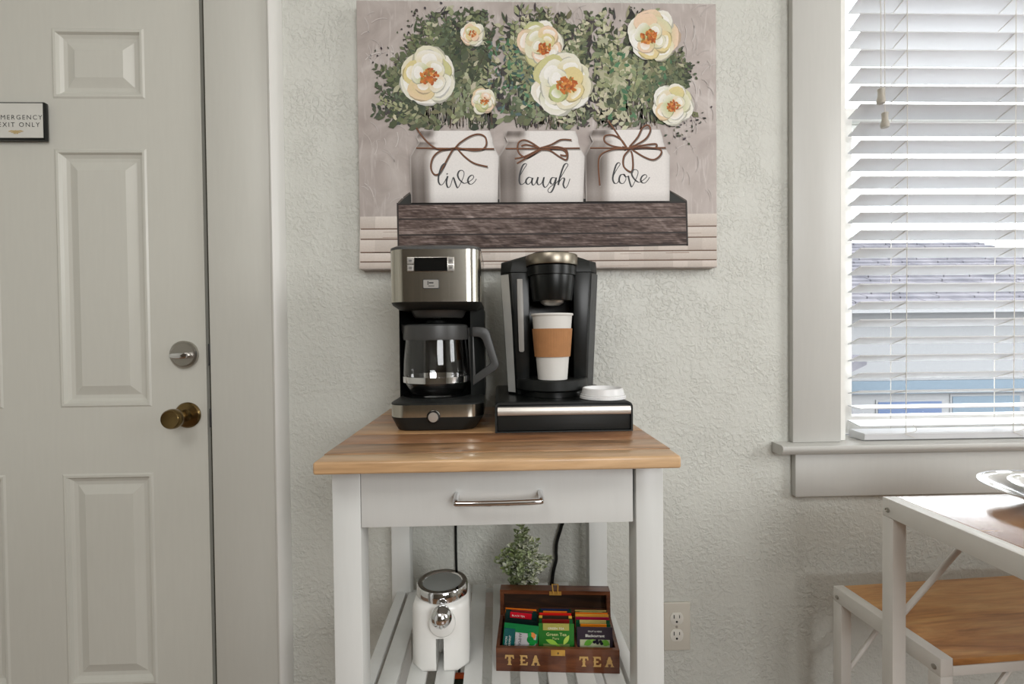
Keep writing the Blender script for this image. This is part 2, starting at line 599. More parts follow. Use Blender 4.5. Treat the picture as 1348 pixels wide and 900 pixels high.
sg = root('exit_sign', 'black framed white sign with gold ornament on the door', 'sign', (-1.0885, 0.0, 1.546))
SXa, SXb, SZa, SZb = -1.151, -1.0265, 1.5035, 1.5895
fr = G()
fr.box(SXa, SXb, -.0135, -.0035, SZa, SZb)
make('sign_frame', fr, M['black'], sg, bevel=.0012)
make('sign_face', G().box(SXa + .003, SXb - .003, -.0142, -.0132, SZa + .005, SZb - .003), M['sign'], sg)
text('lettering', 'EMERGENCY', 0.0146, (-1.0815, -.0144, 1.5540), M['ink'], sg, space=1.32)
text('lettering', 'EXIT ONLY', 0.0146, (-1.0825, -.0144, 1.5375), M['ink'], sg, space=1.32)
og = G()
for s in (-1, 1):
    for k, (dx, dz, w, h) in enumerate(((.004, 0, .004, .0025), (.009, .0012, .0045, .0016), (.013, .0002, .004, .0013), (.007, -.0022, .0045, .0014), (.0035, -.004, .002, .0022))):
        og.flat([(-1.0895 + s * dx + w * math.cos(t * .7854), 1.5228 + dz + h * math.sin(t * .7854)) for t in range(8)], -.01435 - .00003 * k)
og.flat([(-1.0925, 1.5225), (-1.0895, 1.5158), (-1.0865, 1.5225), (-1.0895, 1.5262)], -.0146)
make('ornament', og, M['goldink'], sg, smooth=0)
make('mounting_pad', G().box(SXa + .02, SXb - .02, -.0036, -.0006, SZa + .015, SZb - .015), M['matte'], sg)

# ---- window: casing, stool, apron, sashes, glass ----
struct('trim_7', G().box(0.7055, 0.8235, -0.018, -.0004, 0.7825, 2.24), M['trim'], bevel=.0025)
struct('trim_8', G().box(1.672, 1.79, -0.018, -.0004, 0.7825, 2.24), M['trim'], bevel=.0025)
struct('trim_9', G().box(0.8235, 1.672, -0.018, -.0004, 2.12, 2.24), M['trim'], bevel=.0025)
stp = [(-.0004, .758), (-.034, .758), (-.040, .761), (-.042, .765), (-.046, .768), (-.048, .774), (-.046, .780), (-.040, .7822), (-.0004, .7822)]
st = G().prism(stp, 0.664, 1.832, 'x')
st.box(WX0, WX1, -.001, .06, .7601, .7822)
struct('windowsill_1', st, M['trim'], smooth=40)
struct('trim_10', G().box(0.7115, 1.784, -0.018, -.0004, 0.651, 0.7578), M['trim'], bevel=.0025)
win = root('window_1', 'white double hung sash window behind the blind', None, (0.84, 0.05, 0.79), kind='structure')
jg = G().box(WX0 + .0005, WX0 + .012, 0.0, .14, .7825, WZ1 - .0005)
jg.box(WX1 - .012, WX1 - .0005, 0.0, .14, .7825, WZ1 - .0005)
jg.box(WX0 + .012, WX1 - .012, 0.0, .14, WZ1 - .012, WZ1 - .0005)
make('jamb', jg, M['sash'], win)


def sash(x0, x1, y0, y1, z0, z1, w, wb, wt):
    g = G().box(x0, x0 + w, y0, y1, z0, z1).box(x1 - w, x1, y0, y1, z0, z1).box(x0 + w, x1 - w, y0, y1, z0, z0 + wb).box(x0 + w, x1 - w, y0, y1, z1 - wt, z1)
    s = make('sash_frame', g, M['sash'], win)
    ym = (y0 + y1) / 2
    make('pane', G().box(x0 + w, x1 - w, ym - .0015, ym + .0015, z0 + wb, z1 - wt), M['pane'], s)


sash(WX0 + .012, WX1 - .012, .070, .098, .7826, 1.620, .068, .046, .028)
sash(WX0 + .012, WX1 - .012, .102, .130, 1.590, WZ1 - .013, .050, .028, .05)

# ---- venetian blind ----
bl = root('window_blind', 'white faux wood venetian blind in the window, slats tilted open', 'blind', (0.882, 0.0, 0.784))
BX0, BX1, BY0, BY1 = 0.880, 1.640, -0.006, 0.037
pitch = 0.04324
zk = 0.8165
while zk < 2.05:
    drop = .0160 if zk > .92 else (.0105 if zk > .89 else (-.0015 if zk > .85 else -.0075))
    sec = [(BY0, 0), (BY0, .0024), (BY1, .0024 - drop), (BY1, -drop)]
    make('slat', G().loft([[(x, y, zk + z - .0012) for y, z in sec] for x in (BX0, BX1)]), M['slat'], bl, smooth=0)
    zk += pitch
make('bottom_rail', G().prism([(BY0 - .010, .7865), (BY0 - .012, .799), (BY0 - .010, .801), (BY1 - .004, .803), (BY1 - .002, .801), (BY1 - .002, .784), (BY0 - .006, .784)], BX0 + .002, BX1, 'x'), M['slat'], bl, smooth=0)
make('head_rail', G().box(BX0 - .02, BX1 + .005, BY0 - .004, BY1 + .004, 2.055, 2.105), M['slat'], bl, bevel=.002)
for lx in (0.992, 1.262, 1.53):
    g = G()
    g.tube([(lx, BY0 - .002, .80), (lx + .002, BY0 - .002, 1.4), (lx, BY0 - .002, 2.06)], .0009, 6)
    g.tube([(lx, BY1 + .001, .80), (lx, BY1 + .001, 2.06)], .0009, 6)
    z = 0.8165
    while z < 2.05:
        drop = .0160 if z > .92 else (.0105 if z > .89 else (-.0015 if z > .85 else -.0075))
        g.tube([(lx, BY0 - .002, z - .002), (lx, BY1 + .001, z - .002 - drop)], .0009, 5)
        z += pitch
    g.tube(catmull([(lx + .004, BY0 - .003, .83), (lx + .016, BY0 - .007, .818), (lx + .018, BY0 - .012, .808), (lx + .006, BY0 - .0128, .803), (lx - .012, BY0 - .014, .8005), (lx - .002, BY0 - .014, .796), (lx + .012, BY0 - .0137, .790)], 5), .0007, 5)
    make('ladder_cord', g, M['cordw'], bl)
for lx, lz in ((0.909, 1.618), (0.9185, 1.562)):
    c = make('lift_cord', G().tube([(lx + .002, -.016, 2.07), (lx + .001, -.030, 1.8), (lx, -.032, lz)], .0009, 6), M['cordw'], bl)
    make('tassel', G().lathe((lx, -.032, lz - .034), [(.001, 0), (.0078, .0), (.0092, .004), (.0088, .010), (.0066, .018), (.0064, .026), (.0074, .033), (.0066, .0345), (.001, .0345)], 20), M['tassel'], c)

# ---- outside: neighbour's house ----
hs = root('neighbour_house', 'house with grey shingled roof and pale blue siding seen through the blind', 'house', (6.5, 6.0, -1.2))
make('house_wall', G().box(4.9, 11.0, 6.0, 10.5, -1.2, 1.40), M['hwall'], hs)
RX0, RX1, RZ0, RZ1, RY0, RY1 = 4.4, 11.5, 1.36, 2.80, 5.75, 8.4
make('house_roof', G().loft([[(RX0, RY0, RZ0), (RX1, RY0, RZ0), (RX1, 11.0, RZ0), (RX0, 11.0, RZ0)],
                             [(RX0 + .2, RY1 - .02, RZ1), (9.62, RY1 - .02, RZ1), (9.62, RY1 + .02, RZ1), (RX0 + .2, RY1 + .02, RZ1)]]), M['shingle'], hs, smooth=0)
nrow = 18
for k in range(nrow):
    t0, t1 = k / nrow, (k + 1) / nrow
    def rp(t, off):
        return RY0 + (RY1 - RY0) * t - off * .5, RZ0 + (RZ1 - RZ0) * t + off
    ya, za = rp(t0, .035)
    yb, zb = rp(t1, .012)
    xa, xb = RX0, RX1 - (RX1 - 9.62) * (t0 + .02)
    g = G()
    x = xa - random.random() * .5
    while x < xb:
        w = .42 + random.random() * .3
        a, b2 = max(x, xa), min(x + w - .02, xb)
        if b2 > a + .05:
            d = random.random() * .012
            g.loft([[(a, ya, za - .03), (b2, ya, za - .03), (b2, yb, zb - .03), (a, yb, zb - .03)], [(a, ya, za + d), (b2, ya, za + d), (b2, yb, zb), (a, yb, zb)]])
        x += w
    make('shingle_row', g, M['shingle'], hs, smooth=0)
make('fascia', G().box(RX0, RX1, RY0 - .06, RY0, RZ0 - .06, RZ0 + .03), M['hwall'], hs)
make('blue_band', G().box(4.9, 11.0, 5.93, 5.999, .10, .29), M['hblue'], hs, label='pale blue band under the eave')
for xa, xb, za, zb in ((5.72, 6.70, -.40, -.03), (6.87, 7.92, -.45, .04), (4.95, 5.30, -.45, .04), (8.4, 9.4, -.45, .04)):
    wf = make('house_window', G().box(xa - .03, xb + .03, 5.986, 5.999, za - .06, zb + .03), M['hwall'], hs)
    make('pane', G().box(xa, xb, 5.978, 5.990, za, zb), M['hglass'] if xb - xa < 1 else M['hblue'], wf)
make('gable_wing', G().box(3.9, 4.62, 5.2, 5.99, -1.2, .60), M['hwall'], hs)
make('wing_roof', G().prism([(3.8, .10), (4.86, .60), (4.86, .72), (3.8, .22)], 5.1, 5.9, 'y'), M['shingle'], hs, smooth=0)
struct('ground', G().box(-12, 22, .2, 26, -1.4, -1.2), M['ground'], smooth=0)

# ================================================================== CANVAS PRINT
CY = -0.030
cv = root('canvas_print', 'floral canvas print of three white jars in a crate on the wall', 'wall art', (0.102, 0.0, 1.2025))
CX0, CX1, CZ0, CZ1 = -0.314, 0.5175, 1.2022, 1.8148
make('canvas', G().box(CX0, CX1, CY, -.0006, CZ0, CZ1), M['canvas'], cv, bevel=.002)


def art(p):
    """sketch units of the artwork (about 476 wide, 350 high) to metres on the canvas"""
    xl = 467 + 10 * p[1] / 354
    xr = 943 + p[1] / 352
    u = (p[0] - xl) / (xr - xl)
    yt = 5 * u
    yb = 354 - 2.5 * u
    return CX0 + u * (CX1 - CX0), CZ1 - (p[1] - yt) / (yb - yt) * (CZ1 - CZ0)


LAY = [CY - .0003]


def layer(step=.00005):
    LAY[0] -= step
    return LAY[0]


def inside(p):
    return CX0 + .001 < p[0] < CX1 - .001 and CZ0 + .001 < p[1] < CZ1 - .001


def stroke(g, pts, w, col, y, n=6, taper=False):
    P = [Vector(art(q)) for q in catmull([Vector((a, b)) for a, b in pts], n)]
    L, Rr = [], []
    m = len(P)
    for i, p in enumerate(P):
        d = (P[min(i + 1, m - 1)] - P[max(i - 1, 0)])
        d = d.normalized() if d.length > 1e-9 else Vector((1, 0))
        nn = Vector((-d.y, d.x))
        ww = w * .00178 * .5
        if taper:        # pen pressure: heavy on the down strokes
            ww *= .55 + .75 * max(0, -d.y)
        L.append(p + nn * ww)
        Rr.append(p - nn * ww)
    o = len(g.v)
    for a, b in zip(L, Rr):
        g._add([(a.x, y, a.y), (b.x, y, b.y)], [], col)
    for i in range(m - 1):
        g.f.append((o + 2 * i, o + 2 * i + 1, o + 2 * i + 3, o + 2 * i + 2))


def quadgrid(g, left, right, cols, y):
    """rows of matching left/right outline points; cols = [(t, colour function of row)]"""
    o = len(g.v)
    nr, nc = len(left), len(cols)
    for i, (a, b) in enumerate(zip(left, right)):
        for t, cf in cols:
            q = art((a[0] + (b[0] - a[0]) * t, a[1] + (b[1] - a[1]) * t))
            g._add([(q[0], y, q[1])], [], cf(i / (nr - 1)))
    for i in range(nr - 1):
        for k in range(nc - 1):
            g.f.append((o + i * nc + k, o + i * nc + k + 1, o + (i + 1) * nc + k + 1, o + (i + 1) * nc + k))


# pale table boards along the bottom of the picture
tb = G()
y = layer()
bl_, br_ = [284, 300.5, 314, 331.5, 344, 352.5], [280.5, 297, 311.5, 329, 341.5, 350.5]
for k in range(5):
    nseg = 24
    for i in range(nseg):
        t0, t1 = i / nseg, (i + 1) / nseg
        def pt(t, e, off):
            xx = 476 + 467.5 * t
            return art((xx, (bl_[e] + (br_[e] - bl_[e]) * t) + off))
        sh = random.uniform(-10, 8)
        ca, cb = lin((214 + sh, 205 + sh, 197 + sh)), lin((196 + sh, 184 + sh, 174 + sh))
        o = len(tb.v)
        for (q, cc) in ((pt(t0, k, 0), ca), (pt(t1, k, 0), ca), (pt(t1, k + 1, 0), cb), (pt(t0, k + 1, 0), cb)):
            tb._add([(q[0], y, q[1])], [], cc)
        tb.f.append((o, o + 1, o + 2, o + 3))
y = layer()
for k in range(1, 5):
    stroke(tb, [(477, bl_[k]), (700, (bl_[k] + br_[k]) / 2 + .3), (943, br_[k])], 1.6, lin((108, 84, 70)), y)
for k in range(46):
    xx = random.uniform(480, 900)
    yy = random.uniform(287, 350)
    stroke(tb, [(xx, yy), (xx + random.uniform(15, 40), yy - .3)], random.uniform(.5, .9), lin((168, 148, 136)), y)
make('printed_boards', tb, M['printc'], cv, smooth=0, fixn=False)

# dark crate
ci = G()
y = layer()
ci.flat([art(p) for p in ((524, 267.5), (540, 253), (545, 262), (875, 260), (879, 250), (903, 265), (904, 322), (526, 328))], y, lin((46, 47, 44)))
cie = G()
stroke(cie, [(525, 266), (532, 259), (540, 252.5)], 2.2, lin((92, 84, 78)), layer())
stroke(cie, [(879, 250), (890, 256), (903, 264)], 2.2, lin((92, 84, 78)), y)
crate = make('printed_crate', ci, M['printc'], cv, smooth=0, fixn=False)
ce_ = make('printed_edge', cie, M['printc'], crate, smooth=0, fixn=False)
ce_['kind'] = 'stuff'
el, er = [267.5, 287, 308, 327], [265, 285, 305, 321.5]
for k in range(3):
    g = G()
    y = layer()
    nx, nz = 130, 16
    def cp(i, j):
        t, s = i / nx, j / nz
        x0, x1 = 524 + 2.5 * (k + s) / 3, 902.5 + 1.5 * (k + s) / 3
        top, bot = el[k] + (er[k] - el[k]) * t, el[k + 1] + (er[k + 1] - el[k + 1]) * t
        return art((x0 + (x1 - x0) * t, top + (bot - top) * s))
    for j in range(nz + 1):
        for i in range(nx + 1):
            q = cp(i, j)
            h = noise.noise(Vector((q[0] * 22, q[1] * 420, k * 3.1))) * 30 + noise.noise(Vector((q[0] * 70, q[1] * 500, 3.3))) * 18 + noise.noise(Vector((q[0] * 12, q[1] * 50, 7.7))) * 14
            h += random.uniform(-7, 7)
            st_ = 22 if noise.noise(Vector((q[0] * 9 + q[1] * 9, (q[0] + q[1]) * 70, 2.2))) > .42 else 0
            b = 82 + h * 1.9 + st_ + (6 if k < 2 else -8)
            g._add([(q[0], y, q[1])], [], lin((max(40, b + 10), max(32, b - 6), max(30, b - 12))))
    for j in range(nz):
        for i in range(nx):
            a = j * (nx + 1) + i
            g.f.append((a, a + 1, a + nx + 2, a + nx + 1))
    stroke(g, [(524.5, el[k] + .6), (700, (el[k] + er[k]) / 2 + .6), (902.5, er[k] + .6)], 2.0, lin((46, 40, 38)), layer())
    make('printed_plank', g, M['printc'], crate, smooth=0, fixn=False)
g = G()
y = layer()
for pts in ([(524, 266), (525, 298), (526, 328)], [(902.5, 264), (903.2, 290), (904, 323)], [(526, 327), (700, 325), (904, 321.5)]):
    stroke(g, pts, 2.2, lin((52, 45, 42)), y)
make('printed_outline', g, M['printc'], crate, smooth=0, fixn=False)

# pale palette-knife strokes in the ground
kn = G()
y = layer()
for _ in range(150):
    x, yy = random.choice([(random.uniform(474, 525), random.uniform(10, 275)), (random.uniform(885, 938), random.uniform(12, 270)), (random.uniform(540, 760), random.uniform(8, 30))])
    a = random.choice([.9, 1.0, -.9, .3]) + random.uniform(-.3, .3)
    L = random.uniform(8, 26)
    pts = [(x + L * t * math.cos(a + .5 * t), yy + L * t * math.sin(a + .5 * t)) for t in (0, .4, .75, 1)]
    if all(inside(art(q)) and q[1] < 276 for q in pts):
        stroke(kn, pts, random.uniform(.5, 1.3), lin(random.choice([(198, 190, 186), (206, 199, 195), (194, 186, 182), (190, 182, 178)])), y, 4)
kn_o = make('printed_strokes', kn, M['printc'], cv, smooth=0, fixn=False)
kn_o['kind'] = 'stuff'

# foliage
fo = G()
stems = G()
PAL = {'gap': [(52, 50, 48), (62, 60, 56), (72, 66, 68)], 'dark': [(72, 80, 60), (80, 88, 66), (62, 72, 58)],
       'mid': [(100, 108, 80), (112, 120, 88), (94, 106, 82), (120, 122, 94)], 'light': [(146, 152, 114), (158, 160, 126), (134, 144, 112)],
       'cream': [(184, 182, 154), (198, 194, 168), (174, 176, 146)], 'acc': [(72, 112, 78), (84, 126, 92), (70, 96, 92), (96, 116, 118), (80, 98, 88)]}


def leaf(g, c, L, W, ang, col, y):
    ca, sa = math.cos(ang), math.sin(ang)
    pts = []
    for a, b in ((-.5, 0), (-.2, .42), (.15, .5), (.5, .05), (.2, -.48), (-.2, -.36)):
        jx, jy = random.uniform(-.07, .07), random.uniform(-.1, .1)
        px, py = (a + jx) * L, (b + jy) * W
        pts.append(art((c[0] + px * ca - py * sa, c[1] + px * sa + py * ca)))
    if all(inside(p) for p in pts):
        g.flat(pts, y, lin(col))


def dens(x, yy):
    """how far inside the bunches of leaves a sketch point lies, 0 outside"""
    d = 0
    for cx, cy, rx, ry in ((590, 88, 80, 82), (560, 120, 68, 48), (545, 140, 42, 30), (705, 88, 82, 100), (770, 95, 66, 92), (640, 110, 50, 65), (840, 100, 70, 84), (868, 110, 44, 58), (840, 60, 55, 55), (600, 50, 60, 46)):
        q = 1 - (((x - cx) / rx) ** 2 + ((yy - cy) / ry) ** 2)
        d = max(d, q)
    if yy > 171:
        d = 0
    if yy < 4:
        d = 0
    return d


def jit(c, k=9):
    d = random.uniform(-k, k)
    return tuple(max(20, v + d + random.uniform(-3, 3)) for v in c)


def scatter(n, keys, Lr, Wr, thr, warp=.4, vertical=0.0):
    y = layer()
    for _ in range(n):
        x, yy = random.uniform(488, 920), random.uniform(4, 169)
        d = dens(x, yy) + warp * noise.noise(Vector((x * .05, yy * .05, thr * 9)))
        if d < thr + random.uniform(0, .22):
            continue
        c = random.choice(PAL[random.choice(keys)])
        ang = random.uniform(0, math.pi) if random.random() > vertical else math.pi / 2 + random.uniform(-.35, .35)
        leaf(fo, (x, yy), random.uniform(*Lr), random.uniform(*Wr), ang, jit(c), y - random.uniform(0, .00003))


def sprig(base, tip, keys, L, y, bend=0.0, start=.35):
    """a painted spray: bent stem with leaves in pairs getting smaller to the tip"""
    bx, by = base
    mx, my = (bx + tip[0]) / 2 + bend * 30, (by + tip[1]) / 2 + abs(bend) * 8
    c0 = random.choice(PAL[random.choice(keys)])
    ln = math.hypot(tip[0] - bx, tip[1] - by)
    n = max(4, int(ln * (1 - start) / (L * .55)))
    P = lambda t: ((1 - t) ** 2 * bx + 2 * t * (1 - t) * mx + t * t * tip[0], (1 - t) ** 2 * by + 2 * t * (1 - t) * my + t * t * tip[1])
    if random.random() < .6:
        stroke(fo, [P(start), P((1 + start) / 2), P(.99)], random.uniform(.6, 1.1), lin((74, 70, 56)), y, 4) if all(inside(art(P(q))) for q in (start, .6, .99)) else None
    for i in range(n):
        t = start + (1 - start) * (i + .5) / n
        q, q2 = P(t), P(min(1, t + .03))
        a = math.atan2(q2[1] - q[1], q2[0] - q[0])
        k = 1 - .45 * (t - start) / (1 - start)
        for sd_ in (-1, 1):
            if random.random() < .12:
                continue
            aa = a + sd_ * random.uniform(.5, 1.15)
            ll = L * k * random.uniform(.7, 1.25)
            leaf(fo, (q[0] + math.cos(aa) * ll * .5, q[1] + math.sin(aa) * ll * .5), ll, ll * random.uniform(.36, .62), aa, jit(c0), y - random.uniform(0, .00005))


BASES = [(600, 171), (712, 171), (836, 171)]


def sprays(n, keys, Lr, box, start=.35, lim=0.14):
    y = layer()
    k = 0
    while k < n:
        x, yy = random.uniform(box[0], box[1]), random.uniform(box[2], box[3])
        if dens(x, yy) < lim:
            continue
        bx = min(BASES, key=lambda b: abs(b[0] - x) + random.uniform(0, 40))
        sprig((bx[0] + random.uniform(-26, 26), 172), (x, yy), keys, random.uniform(*Lr), y, random.uniform(-.6, .6), start)
        k += 1


scatter(420, ['gap', 'gap', 'dark'], (12, 24), (7, 14), .42, .5, .5)
sprays(80, ['gap', 'dark', 'dark'], (12, 19), (492, 912, 6, 150), .3)
sprays(80, ['dark', 'mid', 'mid'], (12, 19), (492, 912, 4, 150), .35)
scatter(520, ['gap', 'dark', 'light'], (8, 20), (1.5, 4), .30, .6, .8)
y = layer()
for _ in range(210):                     # stalks above the jars
    x = random.choice([random.uniform(560, 645), random.uniform(672, 760), random.uniform(785, 862)])
    y0 = random.uniform(112, 150)
    stroke(fo, [(x, y0), (x + random.uniform(-2, 2), (y0 + 170) / 2), (x + random.uniform(-4, 4), random.uniform(160, 170))], random.uniform(.7, 1.9), lin(random.choice([(84, 66, 54), (66, 64, 52), (110, 112, 88), (150, 142, 130), (186, 178, 170), (176, 168, 160)])), y, 4)
sprays(64, ['mid', 'mid', 'light', 'dark'], (11, 17), (492, 912, 6, 140), .45)
sprays(26, ['dark', 'mid'], (11, 16), (490, 545, 70, 160), .55, .0)
sprays(14, ['dark', 'mid'], (9, 14), (880, 912, 70, 130), .6, .0)
sprays(16, ['dark', 'mid'], (9, 14), (530, 680, 8, 40), .6, .0)
sprays(26, ['cream', 'light', 'cream'], (11, 18), (752, 812, 10, 150), .4)
sprays(11, ['cream', 'light'], (10, 16), (650, 745, 8, 60), .6)
scatter(260, ['cream', 'light', 'mid', 'mid'], (6, 15), (3, 8), .2, .7)
scatter(300, ['gap', 'gap', 'dark'], (6, 15), (1.5, 4), .42, .8, .5)
sprays(40, ['dark', 'mid', 'light'], (9, 15), (492, 912, 10, 140), .5)
y = layer()
for _ in range(120):
    x, yy = random.uniform(640, 740), random.uniform(50, 150)
    leaf(fo, (x, yy), random.uniform(5, 11), random.uniform(2, 5), random.uniform(0, 3.14), jit(random.choice(PAL['acc'])), y - random.uniform(0, .00005))
for _ in range(80):
    x, yy = random.uniform(800, 880), random.uniform(70, 160)
    leaf(fo, (x, yy), random.uniform(6, 11), random.uniform(4, 6), random.uniform(0, 3.14), jit(random.choice(PAL['acc'][:2] + PAL['mid'])), y - random.uniform(0, .00005))
for _ in range(150):                     # loose specks at the edges
    cx, cy = random.choice([(505, 108), (512, 130), (516, 150), (505, 75), (530, 50), (545, 22), (580, 10), (896, 70), (905, 95), (905, 160), (890, 170), (922, 155), (828, 12), (800, 22), (770, 160)])
    leaf(fo, (random.gauss(cx, 8), random.gauss(cy, 8)), random.uniform(2, 6), random.uniform(1.5, 3.5), random.uniform(0, 3.14), jit(random.choice(PAL['dark'] + PAL['gap'])), y - random.uniform(0, .00005))
f_o = make('printed_foliage', fo, M['printc'], cv, smooth=0, fixn=False)
f_o['kind'] = 'stuff'


def petal(g, c, rx, ry, ang, inner, outer, y, n=16, squash=.0):
    """one painted petal: broad rounded outer end, tinted towards the flower's heart"""
    ca, sa = math.cos(ang), math.sin(ang)
    q = art((c[0] - rx * .3 * ca, c[1] - rx * .3 * sa))
    if not inside(q):
        return
    o = len(g.v)
    g._add([(q[0], y, q[1])], [], lin(inner))
    ph = random.uniform(0, 6.28)
    for i in range(n):
        t = 2 * math.pi * i / n
        k = 1 + .06 * math.sin(3 * t + ph) + random.uniform(-.03, .03)
        px = rx * k * math.cos(t) * (1 if math.cos(t) > 0 else .9)
        py = ry * k * math.sin(t) * (1 + .18 * math.cos(t))
        q = art((c[0] + px * ca - py * sa, c[1] + px * sa + py * ca))
        q = (min(max(q[0], CX0 + .001), CX1 - .001), min(max(q[1], CZ0 + .001), CZ1 - .001))
        m = min(1, max(0, .55 + .6 * math.cos(t)))
        g._add([(q[0], y, q[1])], [], lin(tuple(inner[j] * (1 - m) + outer[j] * m for j in range(3))))
    for i in range(n):
        g.f.append((o, o + 1 + i, o + 1 + (i + 1) % n))


WHT = [(236, 233, 224), (230, 228, 214), (240, 238, 232), (226, 222, 200)]
TNT = [(204, 200, 146), (222, 206, 150), (190, 196, 140), (228, 204, 168), (214, 212, 176)]


def rose(cx, cy, r, off=(0, 0), pink=False, squash=1.0):
    g = G()
    y = layer()
    rows = ((.50, 6, .52, .50), (.46, 5, .42, .44), (.30, 4, .34, .34))
    for ri, (dist, n, a, b) in enumerate(rows):
        a0 = random.uniform(0, 6)
        order = list(range(n))
        random.shuffle(order)
        for k in order:
            t = a0 + 2 * math.pi * k / n + random.uniform(-.22, .22)
            inner = random.choice(TNT)
            outer = random.choice(WHT) if not (pink and k % 4 == 0) else (234, 206, 182)
            if random.random() < .25:
                outer = random.choice(TNT)
            dd = r * dist * random.uniform(.88, 1.1)
            px, py = cx + off[0] * ri / 2 + dd * math.cos(t), cy + (off[1] * ri / 2 + dd * math.sin(t)) * squash
            sa_, sb_ = r * a * random.uniform(.9, 1.1), r * b * random.uniform(.85, 1.15)
            y -= .000004
            petal(g, (px + .5, py + .9), sa_ * 1.03, sb_ * 1.03, t, tuple(v * .80 for v in inner), tuple(v * .80 for v in outer), y)
            y -= .000004
            petal(g, (px, py), sa_, sb_, t, inner, outer, y)
            y -= .000004
            if random.random() < .7:        # knife highlight on the petal
                petal(g, (px + math.cos(t) * sa_ * .25, py + math.sin(t) * sb_ * .2), sa_ * .5, sb_ * .62, t + random.uniform(-.3, .3), outer, (243, 241, 236), y, 12)
    for k in range(int(12 + r * .9)):
        t, q = random.uniform(0, 6.28), r * .25 * math.sqrt(random.random())
        y -= .000004
        petal(g, (cx + off[0] + q * 1.25 * math.cos(t), cy + off[1] + q * math.sin(t)), r * .11, r * .05, random.uniform(0, 6), random.choice([(186, 92, 40), (206, 120, 52), (150, 74, 36), (222, 158, 84), (140, 120, 60)]), random.choice([(206, 130, 60), (190, 100, 50), (170, 84, 40)]), y, 7)
    LAY[0] = y
    make('printed_rose', g, M['printc'], cv, smooth=0, fixn=False)


rose(708, 56, 29, (6, 8), True)
rose(737, 110, 39, (6, 2))
rose(561, 101, 38, (2, 0))
rose(619, 45, 16, (0, 0), True)
rose(634, 133, 17, (2, 0), True)
rose(858, 46, 34, (-6, 4), True)
rose(884, 136, 27, (0, 4))
# jars
JARS = [
    (547.0, [(552, 172), (547.5, 181), (551, 188), (546.5, 194), (539.5, 206), (540, 225), (541, 247), (542, 266.5)], [(643, 172), (646, 181), (647, 188), (649.5, 195), (655, 206), (654.6, 225), (654.2, 247), (654, 266)]),
    (662.0, [(665, 172.5), (662.5, 180), (666, 187.5), (662, 194), (654.6, 206), (655, 225), (655.6, 247), (656, 266)], [(755, 172.5), (758, 181), (759, 188), (761.5, 195), (767.4, 206), (767, 225), (766, 247), (765.5, 265.5)]),
    (775.0, [(777, 171.5), (774, 179), (777.5, 186.5), (773, 194), (767.6, 205), (768, 225), (768.4, 247), (768.8, 265)], [(867, 171), (870, 180), (871, 187), (873.5, 194), (880, 205), (879.8, 225), (879.6, 247), (879.4, 264.5)]),
]
J1 = lambda a: (530 + a[0] / 5.392, 160 + a[1] / 5.392)
J3 = lambda a: (700 + a[0] / 5.392, 160 + a[1] / 5.392)
TW = [
    (J1, [[(95, 188), (365, 192), (640, 194)], [(365, 190), (400, 150), (470, 105), (530, 90), (575, 110), (585, 160), (560, 195), (500, 205), (430, 195), (370, 185)],
          [(365, 190), (270, 205), (215, 250), (198, 320), (220, 372), (260, 365), (300, 290), (340, 215), (365, 185)], [(380, 190), (430, 245), (500, 295), (595, 320)], [(95, 45), (140, 110), (200, 170), (260, 195), (365, 188)]]),
    (J1, [[(720, 193), (960, 192), (1245, 190)], [(960, 190), (900, 150), (850, 132), (812, 150), (805, 200), (830, 240), (880, 250), (960, 195)], [(830, 175), (870, 165), (960, 188)],
          [(960, 190), (1040, 165), (1110, 130), (1185, 132)], [(970, 200), (880, 250), (800, 298)], [(960, 196), (860, 246), (785, 264)], [(980, 190), (1080, 180), (1150, 205), (1150, 270), (1100, 250), (1030, 205), (970, 200)], [(1000, 190), (1120, 200), (1150, 240), (1105, 238)]]),
    (J3, [[(400, 190), (660, 190), (940, 188)], [(660, 185), (620, 130), (560, 98), (505, 105), (505, 145), (560, 175), (650, 190)], [(530, 0), (580, 70), (640, 160), (660, 185)],
          [(680, 180), (740, 110), (770, 50), (810, 28), (830, 60), (800, 120), (730, 165), (680, 185)], [(700, 200), (780, 250), (850, 272), (900, 240), (900, 200), (800, 185), (700, 190)],
          [(680, 200), (640, 250), (640, 320), (690, 358), (705, 320), (700, 240), (690, 210)], [(650, 195), (560, 200), (480, 235), (460, 300), (470, 455)], [(630, 180), (680, 195), (740, 180)], [(640, 200), (690, 185), (860, 160), (870, 185)]]),
]
